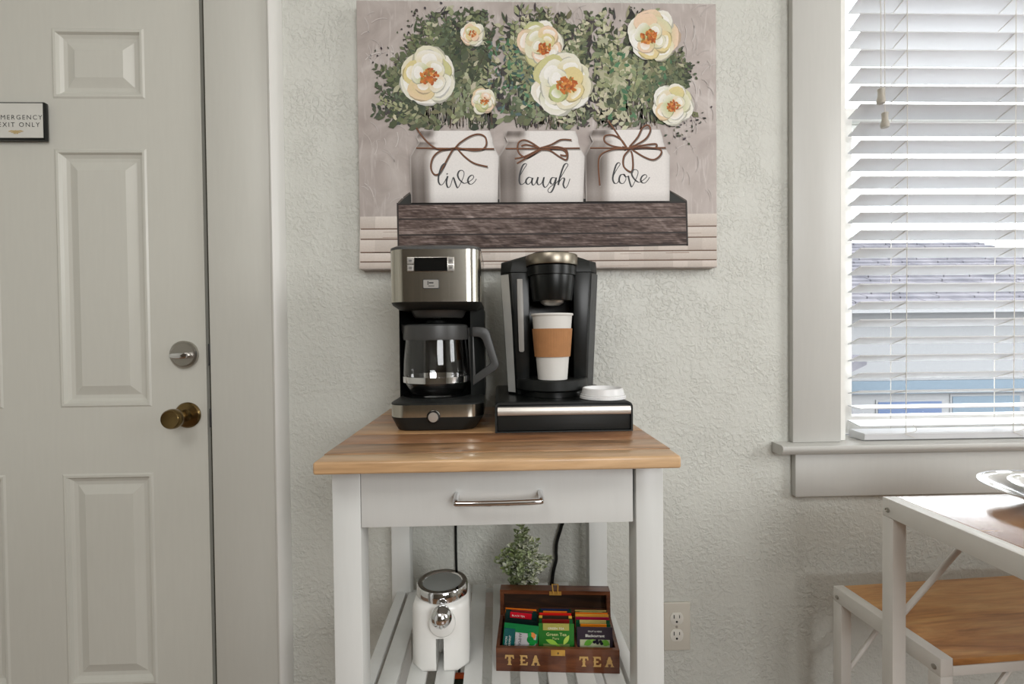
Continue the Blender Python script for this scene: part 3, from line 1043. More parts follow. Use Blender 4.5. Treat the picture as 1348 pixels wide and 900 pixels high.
LE = [
    (J1, [[(250, 385), (285, 335), (303, 305), (293, 296), (272, 320), (255, 375), (252, 420), (265, 446), (285, 440), (308, 400)], [(316, 385), (308, 430), (318, 465), (335, 455), (352, 400), (360, 394)],
          [(358, 398), (372, 440), (385, 468), (397, 455), (425, 395), (430, 360), (415, 345), (395, 352), (386, 380), (400, 412), (430, 436), (455, 430)],
          [(455, 430), (485, 412), (498, 392), (488, 379), (468, 390), (457, 415), (466, 439), (485, 442), (505, 425), (517, 405)], [(311, 366), (314, 374)]]),
    (J1, [[(818, 392), (850, 335), (868, 307), (858, 298), (840, 315), (822, 370), (818, 420), (828, 445), (848, 440), (866, 420)], [(905, 400), (885, 395), (866, 415), (868, 438), (885, 443), (905, 420), (911, 398), (906, 430), (915, 450), (930, 440), (945, 405)],
          [(950, 393), (943, 430), (955, 448), (975, 435), (991, 395), (985, 440), (998, 466), (1015, 455), (1035, 420)], [(1074, 400), (1050, 398), (1037, 420), (1042, 440), (1060, 438), (1077, 398), (1067, 450), (1047, 495), (1028, 502), (1020, 485), (1040, 460), (1080, 435)],
          [(1080, 435), (1110, 395), (1142, 340), (1160, 310), (1150, 297), (1130, 315), (1105, 390), (1092, 450)], [(1096, 435), (1120, 402), (1136, 407), (1128, 445), (1140, 471), (1158, 455), (1175, 405)]]),
    (J3, [[(566, 385), (590, 340), (613, 305), (604, 292), (585, 310), (567, 370), (562, 410), (575, 438), (595, 435), (612, 405)], [(642, 374), (618, 380), (607, 410), (615, 435), (638, 438), (655, 410), (650, 382), (640, 374), (655, 392), (676, 388)],
          [(672, 385), (682, 430), (695, 463), (707, 450), (735, 390), (742, 357), (727, 342), (705, 347), (697, 375), (715, 408), (745, 431), (765, 425)], [(765, 425), (790, 407), (804, 390), (794, 377), (772, 388), (761, 412), (770, 433), (790, 436), (810, 418), (825, 395)]]),
]
for ji, (x0, Lf, Rt) in enumerate(JARS):
    g = G()
    y = layer(.0001)
    def shade(dk, base):
        def f(s):
            b = base
            if s < .28:                      # smoky neck
                b = base - dk * (.65 + .35 * math.sin(s * 22))
            else:
                b = base - dk * (.8 + .2 * math.sin(s * 9 + ji))
            if s > .9:
                b -= 22 * (s - .9) / .1
            return lin((b, b - 4 - dk * .04, b - 7 - dk * .06))
        return f
    L2, R2 = [], []
    for i in range(len(Lf) - 1):             # refine rows
        for t in (0, .25, .5, .75):
            L2.append(tuple(Lf[i][k] + (Lf[i + 1][k] - Lf[i][k]) * t for k in (0, 1)))
            R2.append(tuple(Rt[i][k] + (Rt[i + 1][k] - Rt[i][k]) * t for k in (0, 1)))
    L2.append(Lf[-1])
    R2.append(Rt[-1])
    w = 1.25 if ji != 0 else 1.0
    quadgrid(g, L2, R2, [(0, shade(60, 222)), (.02, shade(124, 222)), (.08 * w, shade(100, 224)), (.15 * w, shade(118, 226)), (.20 * w, shade(70, 228)), (.235 * w, shade(18, 230)), (.28 * w, shade(0, 232)), (.6, shade(0, 233)), (.94, shade(0, 230)), (.985, shade(10, 226)), (1, shade(34, 216))], y)
    jar = make('printed_jar', g, M['printc'], cv, smooth=0, fixn=False)
    cf, paths = TW[ji]
    g = G()
    y = layer()
    for p in paths:
        stroke(g, [(cf(q)[0] + .8, cf(q)[1] + 1.6) for q in p], 1.7, lin((150, 144, 138)), y)
    y = layer()
    for k, p in enumerate(paths):
        stroke(g, [cf(q) for q in p], 2.3, lin((84, 54, 40)), y - .00001 * k)
        stroke(g, [(cf(q)[0] - .2, cf(q)[1] - .5) for q in p], .7, lin((142, 92, 60)), y - .00002 - .00001 * k)
    make('printed_twine', g, M['printc'], jar, smooth=0, fixn=False)
    cf, paths = LE[ji]
    g = G()
    y = layer(.0001)
    for p in paths:
        stroke(g, [cf(q) for q in p], 1.7, lin((72, 72, 74)), y, 8, True)
    make('lettering', g, M['printc'], jar, smooth=0, fixn=False)

# ================================================================== KITCHEN CART
ct = root('kitchen_cart', 'white wooden kitchen cart with butcher block top and slatted shelf', 'kitchen cart', (0.0, -0.25, 0.0))
LX, LW, LYF, LYB = 0.243, 0.041, -0.45, -0.03
topr = G()
TZ0, TZ1 = 0.8625, 0.880
edges_ = [-.500, -.455, -.392, -.318, -.215, -.115, -.022]
mats_ = [BOARDS[0], BOARDS[1], BOARDS[2], BOARDS[3], BOARDS[2], BOARDS[3]]
tp = make('countertop', G().box(-.246, .246, -.490, -.03, TZ0 - .001, TZ0 + .004), BOARDS[3], ct)
for i in range(6):
    a, b = edges_[i], edges_[i + 1] - .0004
    g = G().box(-.2515, .2515, a, b, TZ0 + .004 if i else TZ0, TZ1 + (0.0002 if i % 2 else 0))
    make('board', g, mats_[i], tp, bevel=.0035 if i == 0 else .0006, seg=3)
for sx in (-1, 1):
    for ya, yb in ((LYF, LYF + LW), (LYB - LW, LYB)):
        xa, xb = sorted((sx * LX, sx * (LX - LW)))
        make('leg', G().box(xa, xb, ya, yb, 0, TZ0 - .0015), M['cart'], ct, bevel=.0015)
    xa, xb = sorted((sx * (LX - .006), sx * (LX - .026)))
    make('side_apron', G().box(xa, xb, LYF + LW, LYB - LW, .772, TZ0 - .0015), M['cart'], ct)
    make('shelf_side_rail', G().box(*sorted((sx * .232, sx * .2115)), LYF + LW - .002, LYB - LW + .002, .455, .4752), M['cart'], ct, bevel=.001)
make('back_apron', G().box(-LX + LW, LX - LW, LYB - .026, LYB - .006, .775, TZ0 - .0015), M['cart'], ct)
for ya in (LYF + .010, LYB - .032):
    make('shelf_cross_rail', G().box(-LX + .012, LX - .012, ya, ya + .02, .43, .4635), M['cart'], ct)
for zz in (.4635, .145):
    for k in range(9):
        x0 = -.2050 + .04725 * k
        make('shelf_slat', G().box(x0, x0 + .0310, -.437, -.046 if k not in (0, 8) else -.0725, zz, zz + .0115), M['cart'], ct, bevel=.0012)
for ya in (LYF + .010, LYB - .032):
    make('shelf_cross_rail', G().box(-LX + .012, LX - .012, ya, ya + .02, .112, .1445), M['cart'], ct)
dg = G().box(-.2012, .1975, -.4505, -.432, .7706, .8595)
dr = make('drawer', dg, M['cart'], ct, bevel=.0012)
bx = G().box(-.19, -.18, -.432, -.08, .785, .85).box(.18, .19, -.432, -.08, .785, .85).box(-.19, .19, -.432, -.08, .78, .786)
make('drawer_box', bx, M['cart'], dr)
hp = [(-.062, -.4505, .8165), (-.062, -.470, .8145), (-.0605, -.476, .8135), (-.056, -.4785, .8125), (0, -.4788, .8125), (.054, -.4785, .8135), (.0585, -.476, .8145), (.060, -.470, .8155), (.060, -.4505, .8175)]
make('drawer_handle', G().tube(catmull(hp, 5), .0042, 12), M['chrome'], dr, label='chrome bar handle')

# ================================================================== DRIP COFFEE MAKER
dm = root('drip_coffee_maker', 'stainless steel drip coffee maker with clock display, on the cart', 'coffee maker', (-.112, -.19, .880))
Z = .8803
bot = rrect(-.183, -.041, -.296, -.075, .026)
mid = rrect(-.1925, -.0265, -.305, -.07, .028)
make('base', G().loft([zring(rrect(-.180, -.044, -.292, -.078, .026), Z), zring(bot, Z + .002), zring(mid, .905), zring(mid, .9055)]), M['matte'], dm, smooth=40)
make('base_band', G().loft([zring(rrect(-.1922, -.0268, -.3047, -.0703, .028), .9052), zring(rrect(-.1922, -.0268, -.3047, -.0703, .028), .9275)]), M['steel'], dm, smooth=40, label='brushed steel band around the base')
make('base_deck', G().loft([zring(mid, .9272), zring(mid, .9295), zring(rrect(-.184, -.035, -.290, -.075, .024), .9345), zring(rrect(-.180, -.039, -.284, -.078, .022), .9350)]), M['matte'], dm, smooth=40)
make('warming_plate', G().lathe((-.119, -.215, .9348), [(.001, 0), (.063, 0), (.064, .0012), (.060, .002), (.001, .002)], 40), M['gloss'], dm)
kb = make('start_knob', G().lathe((-.114, -.305, .9065), [(.001, .003), (.0115, .003), (.0118, -.003), (.0108, -.005), (.0098, -.0052), (.0092, -.0045), (.001, -.0045)], 36, 'y'), M['gloss'], dm, label='round start knob with dark ring')
make('knob_face', G().lathe((-.114, -.3095, .9065), [(.001, 0), (.0088, 0), (.0085, -.0008), (.001, -.0010)], 30, 'y'), M['silver'], kb)
col_ = [(-.1925, -.078), (-.1925, -.197), (-.1900, -.2005)]
for i in range(21):
    t = math.radians(193 - 206 * i / 20)
    col_.append((-.119 + .0690 * math.cos(t), -.2165 + .0690 * math.sin(t)))
col_ += [(-.0300, -.2005), (-.0268, -.197), (-.0268, -.078), (-.034, -.070), (-.185, -.070)]
make('column', G().loft([zring(col_, .930), zring(col_, 1.1000)]), M['matte'], dm, smooth=40)
hd = rrect(-.1905, -.0285, -.305, -.07, [.030, .026, .012, .012], 8)
make('head_shell', G().loft([zring(rrect(-.178, -.038, -.288, -.075, .024), 1.0955), zring(rrect(-.1885, -.0305, -.302, -.072, [.030, .026, .012, .012], 6), 1.1035), zring(rrect(-.1903, -.0287, -.3048, -.0702, [.030, .026, .012, .012], 6), 1.1085)]), M['matte'], dm, smooth=40)
make('head_band', G().loft([zring(hd, 1.1083), zring(hd, 1.2005)]), M['steel'], dm, smooth=40, label='brushed steel wrap around the head')
make('lid', G().loft([zring(rrect(-.1908, -.0282, -.3053, -.0697, [.030, .026, .012, .012], 8), 1.2003), zring(rrect(-.1905, -.0285, -.305, -.07, [.030, .026, .012, .012], 8), 1.2045), zring(rrect(-.186, -.033, -.29, -.075, .026, 8), 1.2095)]), M['grey'], dm, smooth=40)
make('lid_latch', G().loft([zring(rrect(-.085, -.035, -.16, -.08, .01), 1.2085), zring(rrect(-.083, -.037, -.158, -.082, .01), 1.2205)]), M['grey'], dm, smooth=40)
dsp = make('display', G().box(-.1565, -.0745, -.3062, -.300, 1.1605, 1.1862), M['satin'], dm, bevel=.0008, label='dark clock display between four silver buttons')
make('screen', G().box(-.1438, -.0862, -.3068, -.3058, 1.1614, 1.1852), M['gloss'], dsp)
for xa, xb in ((-.1555, -.1450), (-.0852, -.0755)):
    for za, zb in ((1.1742, 1.1850), (1.1618, 1.1726)):
        b_ = make('button', G().box(xa, xb, -.3074, -.306, za, zb), M['button'], dsp, bevel=.0006)
        b_.name = 'button'
g = G()
for cx in (-.1502, -.0803):
    for cz in (1.1796, 1.1672):
        g.box(cx - .0026, cx + .0026, -.30755, -.3073, cz + .0004, cz + .0016).box(cx - .0026, cx + .0022, -.30755, -.3073, cz - .0018, cz - .0008)
make('button_marks', g, M['ink'], dsp, smooth=0)
bd = make('badge', G().loft([[(x, -.3042, z) for x, z in rrect(-.1295, -.1008, 1.1310, 1.1475, .002)], [(x, -.3058, z) for x, z in rrect(-.1295, -.1008, 1.1310, 1.1475, .002)]]), M['ink'], dm)
make('badge_plate', G().loft([[(x, -.3056, z) for x, z in rrect(-.1283, -.1020, 1.1322, 1.1463, .0015)], [(x, -.3064, z) for x, z in rrect(-.1283, -.1020, 1.1322, 1.1463, .0015)]]), M['button'], bd)
g = G()
for x0, x1, z0, z1 in ((-.1212, -.1196, 1.1375, 1.1442), (-.1188, -.1108, 1.1400, 1.1424), (-.1200, -.1095, 1.1352, 1.1364)):
    g.box(x0, x1, -.3066, -.3063, z0, z1)
make('badge_mark', g, M['ink'], bd, smooth=0)
make('brew_basket', G().lathe((-.112, -.222, 1.078), [(.001, .004), (.044, .004), (.0475, .007), (.0535, .020), (.0535, .027), (.001, .027)], 48), M['grey'], dm)
make('drip_valve', G().lathe((-.116, -.222, 1.066), [(.001, 0), (.010, 0), (.012, .004), (.009, .008), (.010, .017), (.001, .017)], 24), M['gloss'], dm)
make('power_cord', G().tube(catmull([(-.105, -.068, .91), (-.104, -.03, .905), (-.104, -.0115, .88), (-.103, -.0100, .80), (-.1045, -.010, .60), (-.104, -.010, .50), (-.100, -.010, .30), (-.101, -.020, .10), (-.098, -.026, .012), (-.04, -.030, .006)], 8), .0032, 8), M['black'], dm)

# ---- glass carafe on the warming plate ----
cf_ = root('coffee_carafe', 'empty glass coffee carafe with black lid and handle on the warming plate', 'carafe', (-.119, -.215, .937))
outer = [(.046, .0003), (.0505, .0015), (.057, .010), (.0625, .024), (.0645, .040), (.0640, .060), (.0625, .082), (.0610, .100), (.0608, .112)]
inner = [(r - .0018, h + (.0015 if i < 2 else 0)) for i, (r, h) in enumerate(outer)]
make('glass_body', G().lathe((-.119, -.215, .937), outer + inner[::-1] + [(.001, .002), (.001, .0003)], 56), M['glass'], cf_, smooth=60)
make('steel_band', G().lathe((-.119, -.215, .937), [(.0626, .0245), (.0648, .0245), (.0652, .0355), (.0640, .0355)], 56, closed=True), M['chrome'], cf_)
make('carafe_collar', G().lathe((-.119, -.215, .937), [(.0590, .104), (.0622, .104), (.0630, .110), (.0618, .130), (.0590, .1325)], 56, closed=True), M['grey'], cf_)
make('carafe_lid', G().lathe((-.119, -.215, .937), [(.001, .122), (.0585, .122), (.0590, .133), (.050, .1345), (.022, .1365), (.021, .141), (.015, .145), (.001, .145)], 48), M['black'], cf_)
make('spout', G().loft([[(-.177, -.235, 1.045), (-.177, -.195, 1.045), (-.177, -.195, 1.069), (-.177, -.235, 1.069)], [(-.1862, -.220, 1.064), (-.1862, -.210, 1.064), (-.1862, -.210, 1.0715), (-.1862, -.220, 1.0715)]]), M['grey'], cf_)
hg = G()
outl = [(-.058, 1.0640), (-.040, 1.0650), (-.0275, 1.0640), (-.0200, 1.0610), (-.0155, 1.0545), (.0015, .9955), (.0016, .9900), (-.0010, .9835), (-.049, .9520)]
inl = [(-.056, 1.0460), (-.044, 1.0462), (-.0360, 1.0452), (-.0320, 1.0432), (-.0290, 1.0400), (-.0140, .9975), (-.0138, .9955), (-.0150, .9930), (-.049, .9690)]
hg.loft([[(a, -.227, b), (a, -.205, b), (c, -.205, d), (c, -.227, d)] for (a, b), (c, d) in zip(outl, inl)])
make('carafe_handle', hg, M['grey'], cf_, bevel=.0025, smooth=40)
make('handle_strap', G().loft([[(x, -.226, z) for x, z in ((-.0575, 1.060), (-.0465, 1.060), (-.0425, .962), (-.0535, .958))], [(x, -.204, z) for x, z in ((-.0575, 1.060), (-.0465, 1.060), (-.0425, .962), (-.0535, .958))]]), M['grey'], cf_, bevel=.0015)

# ================================================================== POD DRAWER, POD BREWER, CUP, LID
sd = root('pod_storage_case', 'black coffee pod storage drawer with silver pull under the pod brewer', 'storage drawer', (.114, -.18, .8803))
SZ = .9318
sh = rrect(-.0055, .2325, .8803, SZ, [.001, .001, .009, .007], 5)
g = G()
g.prism(sh, -.318, -.036, 'y')
make('case', g, M['black'], sd, smooth=40)
g = G()
rim = rrect(-.0060, .2330, .8803, SZ + .0004, [.001, .001, .010, .008], 5)
rin = rrect(-.0025, .2298, .8825, SZ - .0032, [.001, .001, .007, .005], 5)
g.loft([[(x, -.310, z) for x, z in rim], [(x, -.3262, z) for x, z in rim], [(x, -.3262, z) for x, z in rin], [(x, -.3175, z) for x, z in rin]], (False, False))
make('case_rim', g, M['matte'], sd, smooth=40)
df = make('drawer_front', G().box(-.0018, .2290, -.3235, -.3178, .8832, .9272), M['matte'], sd, bevel=.001)
make('drawer_pull', G().prism([(-.3232, .9105), (-.3285, .9105), (-.3300, .9128), (-.3297, .9195), (-.3278, .9242), (-.3232, .9252)], -.0014, .2286, 'x'), M['silver'], df, smooth=40, label='silver strip pull')

pb = root('pod_coffee_brewer', 'black single cup pod coffee brewer standing on the storage drawer', 'coffee maker', (.105, -.17, SZ))
PZ = SZ + .0006


def pod_ring(z, xo0, xo1, yf, yb, xi0, xi1, yi, ch):
    return [(xo0, yb - .02, z), (xo0 + .02, yb, z), (xo1 - .02, yb, z), (xo1, yb - .02, z), (xo1, yf + ch, z), (xo1 - ch * .85, yf, z),
            (xi1, yf, z), (xi1, yi, z), (xi0, yi, z), (xi0, yf, z), (xo0 + ch * .85, yf, z), (xo0, yf + ch, z)]


g = G()
g.loft([pod_ring(PZ, .0215, .1875, -.215, -.062, .062, .148, -.165, .020), pod_ring(1.08, .0140, .1940, -.220, -.058, .062, .148, -.165, .022), pod_ring(1.1690, .0085, .1980, -.222, -.055, .062, .148, -.165, .022)])
make('body', g, M['black'], pb, bevel=.0012, smooth=40)
capA = [(.0078, -.196), (.026, -.223), (.182, -.223), (.1990, -.196), (.1990, -.06), (.0078, -.06)]
g = G().loft([[(x, y, 1.1692) for x, y in capA], [(x, y, 1.1915) for x, y in ((.0085, -.192), (.030, -.216), (.180, -.216), (.1980, -.192), (.1980, -.062), (.0085, -.062))],
              [(x, y, 1.2050) for x, y in ((.046, -.17), (.060, -.200), (.150, -.200), (.162, -.17), (.162, -.07), (.046, -.07))]])
make('top_cap', g, M['matte'], pb, bevel=.0015, smooth=40)
for s_, xs_ in ((-1, (.0215, .0140, .0085)), (1, (.1875, .1940, .1980))):
    rings = []
    for z, x, yf, ch in zip((PZ + .004, 1.08, 1.166), xs_, (-.215, -.220, -.222), (.020, .022, .022)):
        i = -s_
        rings.append([(x + s_ * .0012, -.062, z), (x + s_ * .0012, yf + ch - .001, z), (x + i * ch * .62, yf + ch * .24, z), (x + i * ch * .66, yf + ch * .34, z), (x - s_ * .0003, yf + ch + .003, z), (x - s_ * .0003, -.062, z)])
    make('side_trim', G().loft(rings), M['sidetrim'] if s_ < 0 else M['grey'], pb, smooth=0, label='glossy grey side strip')
wl = [(.0385, 1.156), (.0492, 1.156), (.0505, 1.1), (.0512, 1.018), (.0490, 1.0155), (.0430, 1.0155), (.0410, 1.018), (.0388, 1.1)]
make('water_gauge', G().loft([[(x, -.2215, z) for x, z in wl], [(x, -.2250, z) for x, z in wl]]), M['button'], pb, bevel=.0008, label='pale strip water gauge')
HC = (.1055, -.225)
make('brew_head', G().lathe((*HC, 0), [(.001, 1.1130), (.0375, 1.1130), (.0385, 1.1150), (.0425, 1.1550), (.0425, 1.1600), (.0465, 1.1610), (.0475, 1.1770), (.0450, 1.1790), (.001, 1.1790)], 56), M['black'], pb, smooth=30)
arc = []
for i in range(25):
    t = math.pi + math.pi * i / 24
    arc.append((HC[0] + .0495 * math.cos(t), HC[1] + .0510 * math.sin(t)))
inn = [(HC[0] + (x - HC[0]) * .88, HC[1] + (y - HC[1]) * .88) for x, y in arc][::-1]
band = [(.056, -.10)] + arc + [(.155, -.10), (.149, -.10)] + inn + [(.062, -.10)]
rings = []
for z, k in ((1.1795, .985), (1.1815, 1.0), (1.1975, 1.0), (1.1995, .98)):
    rings.append([(HC[0] + (x - HC[0]) * k, HC[1] + (y - HC[1]) * k if y < -.1 else y, z) for x, y in band])
make('brew_handle', G().loft(rings), M['bronze'], pb, smooth=50, label='champagne metal lift handle')
make('head_top', G().lathe((HC[0], HC[1] + .01, 1.1790), [(.001, 0), (.042, 0), (.0425, .014), (.0415, .0215), (.037, .0262), (.001, .0270)], 48), M['matte'], pb)
make('nozzle', G().lathe((*HC, 1.1130), [(.001, .0005), (.0235, .0005), (.0215, -.004), (.014, -.0085), (.001, -.0095)], 36), M['silver'], pb)
tr = []
for i in range(33):
    t = math.pi + math.pi * i / 32
    tr.append((.1055 + .0705 * math.cos(t), -.200 + .084 * math.sin(t)))
tr += [(.1760, -.166), (.0350, -.166)]
tr2 = [(.1055 + (x - .1055) * .88, -.195 + (y + .195) * .90) for x, y in tr]
make('tray_foot', G().loft([zring(tr2, PZ), zring(tr2, .945)]), M['black'], pb, smooth=40)
make('drip_tray', G().loft([zring([(.1055 + (x - .1055) * .95, -.195 + (y + .195) * .95) for x, y in tr], .9425), zring(tr, .946), zring(tr, .9630), zring([(.1055 + (x - .1055) * .96, -.195 + (y + .195) * .96) for x, y in tr], .9650), zring([(.1055 + (x - .1055) * .9, -.195 + (y + .195) * .9) for x, y in tr], .9638)]), M['matte'], pb, smooth=40)
g = G()
for dz, wd in ((.0, .006), (.003, .004)):
    g.box(.171, .171 + wd, -.2092, -.2088, 1.1915 - dz, 1.1927 - dz)
make('power_cord', G().tube(catmull([(.16, -.056, .95), (.165, -.035, .94), (.160, -.013, .90), (.155, -.010, .80), (.1515, -.010, .62), (.147, -.010, .59), (.1365, -.010, .555), (.134, -.010, .53), (.1340, -.010, .51), (.126, -.010, .475), (.119, -.010, .40), (.118, -.010, .25), (.119, -.019, .08), (.122, -.024, .012), (.17, -.026, .0055)], 8), .0042, 8), M['black'], pb)

cu = root('paper_cup', 'white paper coffee cup with brown sleeve on the brewer tray', 'cup', (.1025, -.250, .9650))
CZ = .9652
make('cup_body', G().lathe((.1025, -.250, CZ), [(.001, .002), (.0262, .002), (.0268, .0), (.0275, .0), (.0372, .118), (.0390, .1185), (.0398, .1205), (.0390, .1225), (.0372, .122), (.0368, .119), (.0272, .006), (.001, .006)], 48), M['paper'], cu, smooth=50)
make('cup_sleeve', G().lathe((.1025, -.250, CZ), [(.0316, .0425), (.0334, .0425), (.0377, .0945), (.0358, .0945)], 48, closed=True), M['kraft'], cu, label='brown kraft cardboard sleeve')
ld = root('cup_lid', 'white plastic cup lid lying on the storage drawer', 'cup lid', (.190, -.282, SZ))
lg = G().lathe((.190, -.282, SZ + .0004), [(.001, .012), (.030, .012), (.0325, .0185), (.0345, .0195), (.0362, .0185), (.0385, .0085), (.0398, .0080), (.0395, .0058), (.0412, .0050), (.0415, .0010), (.0400, .0), (.001, .0)], 52)
make('lid_shell', lg, M['lidw'], ld, smooth=40)
make('sip_tab', G().loft([zring(rrect(.182, .198, -.3085, -.3005, .003), SZ + .012), zring(rrect(.183, .197, -.3075, -.3015, .003), SZ + .0165)]), M['lidw'], ld, smooth=40)

# ================================================================== ON THE SHELF
SHZ = .4752
cn = root('white_canister', 'white ceramic canister with chrome rimmed glass lid on the slatted shelf', 'canister', (-.104, -.290, SHZ))


def octo(cx, cy, r, ch, notch=None):
    pts = []
    for a, b in ((-r + ch, -r), (r - ch, -r), (r, -r + ch), (r, r - ch), (r - ch, r), (-r + ch, r), (-r, r - ch), (-r, -r + ch)):
        pts.append((cx + a, cy + b))
    if notch:
        w, d = notch
        pts = [pts[0], (cx - w, cy - r), (cx - w, cy - r + d), (cx + w, cy - r + d), (cx + w, cy - r)] + pts[1:]
    return pts


g = G()
prof_ = [(SHZ + .0002, .90), (SHZ + .002, .95), (SHZ + .005, .985), (SHZ + .009, 1.0), (.534, 1.0)]
g.loft([zring(octo(-.104, -.290, .0485 * k, .017, (.0066, .050)), z) for z, k in prof_])
g.loft([zring(octo(-.104, -.290, .0485 * k, .017), z) for z, k in ((.534, 1.0), (.577, 1.0), (.583, .985), (.5875, .955), (.590, .91))])
make('canister_body', g, M['ceramic'], cn, smooth=48)
make('lid_ring', G().lathe((-.104, -.290, .5895), [(.030, .0), (.0435, .0), (.0455, .002), (.0455, .0165), (.0435, .0195), (.0360, .0195), (.0345, .018), (.0305, .010)], 56, closed=True), M['chrome'], cn, smooth=40, label='chrome lid ring')
make('lid_glass', G().lathe((-.104, -.290, .5995), [(.001, 0), (.0350, 0), (.0350, .0075), (.001, .0085)], 48), M['lidglass'], cn, label='smoky glass lid window')
boss = make('knob_boss', G().lathe((-.0985, 0, .5655), [(.001, -.3380), (.0215, -.3380), (.0225, -.3460), (.0222, -.3500), (.0185, -.3535), (.001, -.3540)], 40, 'y'), M['ceramic'], cn, smooth=50)
make('ball_knob', G().sphere((-.0985, -.3560, .5815), .0178, 40), M['chrome'], cn, label='chrome ball knob')

pc = root('snack_pouch', 'dark green pouch with orange top under the shelf below the canister', 'pouch', (-.081, -.245, .157))
g = G().loft([[(x, y, .1572) for x, y in ((-.125, -.256), (-.037, -.256), (-.037, -.222), (-.125, -.222))], [(x, y, .392) for x, y in ((-.122, -.240), (-.040, -.240), (-.040, -.230), (-.122, -.230))]])
make('pouch_body', g, M['pouch'], pc, bevel=.002)
make('pouch_seal', G().box(-.121, -.041, -.2375, -.2325, .3922, .4010), M['orange'], pc, label='orange sealed top edge')

# ---- tea box ----
AN = math.radians(-4.5)
tb_ = root('tea_box', 'open dark wooden tea box with gold TEA letters on the shelf', 'box', (.0995, -.296, SHZ), AN)
W2, D2, BH, TH = .1045, .050, .0405, .006
g = G()
g.box(-W2, W2, -D2, -D2 + TH, .0003, BH).box(-W2, W2, D2 - TH, D2, .0003, BH).box(-W2, -W2 + TH, -D2 + TH, D2 - TH, .0003, BH).box(W2 - TH, W2, -D2 + TH, D2 - TH, .0003, BH).box(-W2 + TH, W2 - TH, -D2 + TH, D2 - TH, .0003, .005)
make('box_body', g, M['box'], tb_, local=True, smooth=0)
for dx in (-.0345, .0325):
    make('divider', G().box(dx - .002, dx + .002, -D2 + TH + .0002, D2 - TH - .0002, .0052, BH - .002), M['box'], tb_, local=True)
LH = .045


def lidbox(g, x0, x1, y0, y1, z0, z1):
    g.box(x0, x1, y0, y1, z0, z1)


lg = G()
ly0, ly1 = D2 - .020, D2 + .004
lg.box(-W2, W2, ly1 - .005, ly1, 0, LH)
lg.box(-W2, W2, ly0, ly1 - .005, LH - .007, LH).box(-W2, W2, ly0, ly1 - .005, 0, .006)
lg.box(-W2, -W2 + .007, ly0, ly1 - .005, .006, LH - .007).box(W2 - .007, W2, ly0, ly1 - .005, .006, LH - .007)
lt = Matrix.Translation((0, .0, BH + .0001)) @ Matrix.Translation((0, ly1, 0)) @ Matrix.Rotation(math.radians(-5), 4, 'X') @ Matrix.Translation((0, -ly1, 0)) @ Matrix.Translation((0, .0175, 0))
lg.v = [tuple(lt @ Vector(p)) for p in lg.v]
lid_o = make('box_lid', lg, M['box'], tb_, local=True, smooth=0, label='open lid standing upright')
lp = G().box(-W2 + .007, W2 - .007, ly1 - .0056, ly1 - .0050, .006, LH - .007)
lp.v = [tuple(lt @ Vector(p)) for p in lp.v]
make('lid_lining', lp, M['boxin'], lid_o, local=True, smooth=0)
hg = G().box(-.0105, .0125, ly0 - .0012, ly0, LH - .008, LH - .0015)
hg.v = [tuple(lt @ Vector(p)) for p in hg.v]
cl = make('lid_clasp', hg, M['gold'], lid_o, local=True)
g = G().tube([(-.0035, ly0 - .002, LH - .005), (-.0048, ly0 - .001, LH + .012), (.0062, ly0 - .001, LH + .012), (.005, ly0 - .002, LH - .005)], .0014, 8)
g.v = [tuple(lt @ Vector(p)) for p in g.v]
make('clasp_loop', g, M['gold'], lid_o, local=True)
ck = make('clasp_plate', G().box(-.0110, .0130, -D2 - .0013, -D2 - .0001, BH - .0115, BH - .0015), M['gold'], tb_, local=True, bevel=.0004, label='gold clasp plate')
make('clasp_hole', G().lathe((.001, -D2 - .0013, BH - .0065), [(.0005, 0), (.0016, 0), (.0016, -.0008), (.0005, -.0008)], 12, 'y'), M['brass'], ck, local=True)


def letter(ch, cx, cz, s):
    """carved gilt serif capital, s = height"""
    g = G()
    def bar(x0, x1, z0, z1):
        g.box(cx + x0 * s, cx + x1 * s, -D2 - .0007, -D2 - .0001, cz + z0 * s, cz + z1 * s)
    def poly(pts):
        g.prism([(cx + x * s, cz + z * s) for x, z in pts], -D2 - .0008, -D2 - .0001, 'y')
    if ch == 'T':
        poly([(-.42, .5), (.42, .5), (.46, .14), (.34, .14), (.28, .32), (-.28, .32), (-.34, .14), (-.46, .14)])
        poly([(-.12, .34), (.12, .34), (.12, .06), (.19, .0), (.12, -.06), (.12, -.36), (.24, -.5), (-.24, -.5), (-.12, -.36), (-.12, -.06), (-.19, 0), (-.12, .06)])
    elif ch == 'E':
        poly([(-.40, .5), (.36, .5), (.40, .20), (.28, .20), (.20, .34), (-.10, .34), (-.10, .06), (.14, .06), (.14, -.08), (-.10, -.08), (-.10, -.34), (.22, -.34), (.30, -.20), (.42, -.20), (.38, -.5), (-.40, -.5), (-.30, -.38), (-.30, -.06), (-.38, 0), (-.30, .06), (-.30, .38)])
    else:
        poly([(-.10, .5), (.10, .5), (.20, .16), (.28, .10), (.22, .04), (.36, -.36), (.46, -.5), (.10, -.5), (.16, -.36), (.13, -.22), (-.13, -.22), (-.16, -.36), (-.10, -.5), (-.46, -.5), (-.36, -.36), (-.22, .04), (-.28, .10), (-.20, .16)])
        g.prism([(cx + x * s, cz + z * s) for x, z in ((-.07, -.08), (.07, -.08), (0, .2))], -D2 - .0010, -D2 - .0007, 'y')
    return g


for ch, x in (('T', -.0815), ('E', -.0575), ('A', -.0370), ('T', .0445), ('E', .0665), ('A', .0875)):
    make('letter', letter(ch, x, .0195 + .0005, .0170), M['tan'], tb_, local=True, smooth=0)


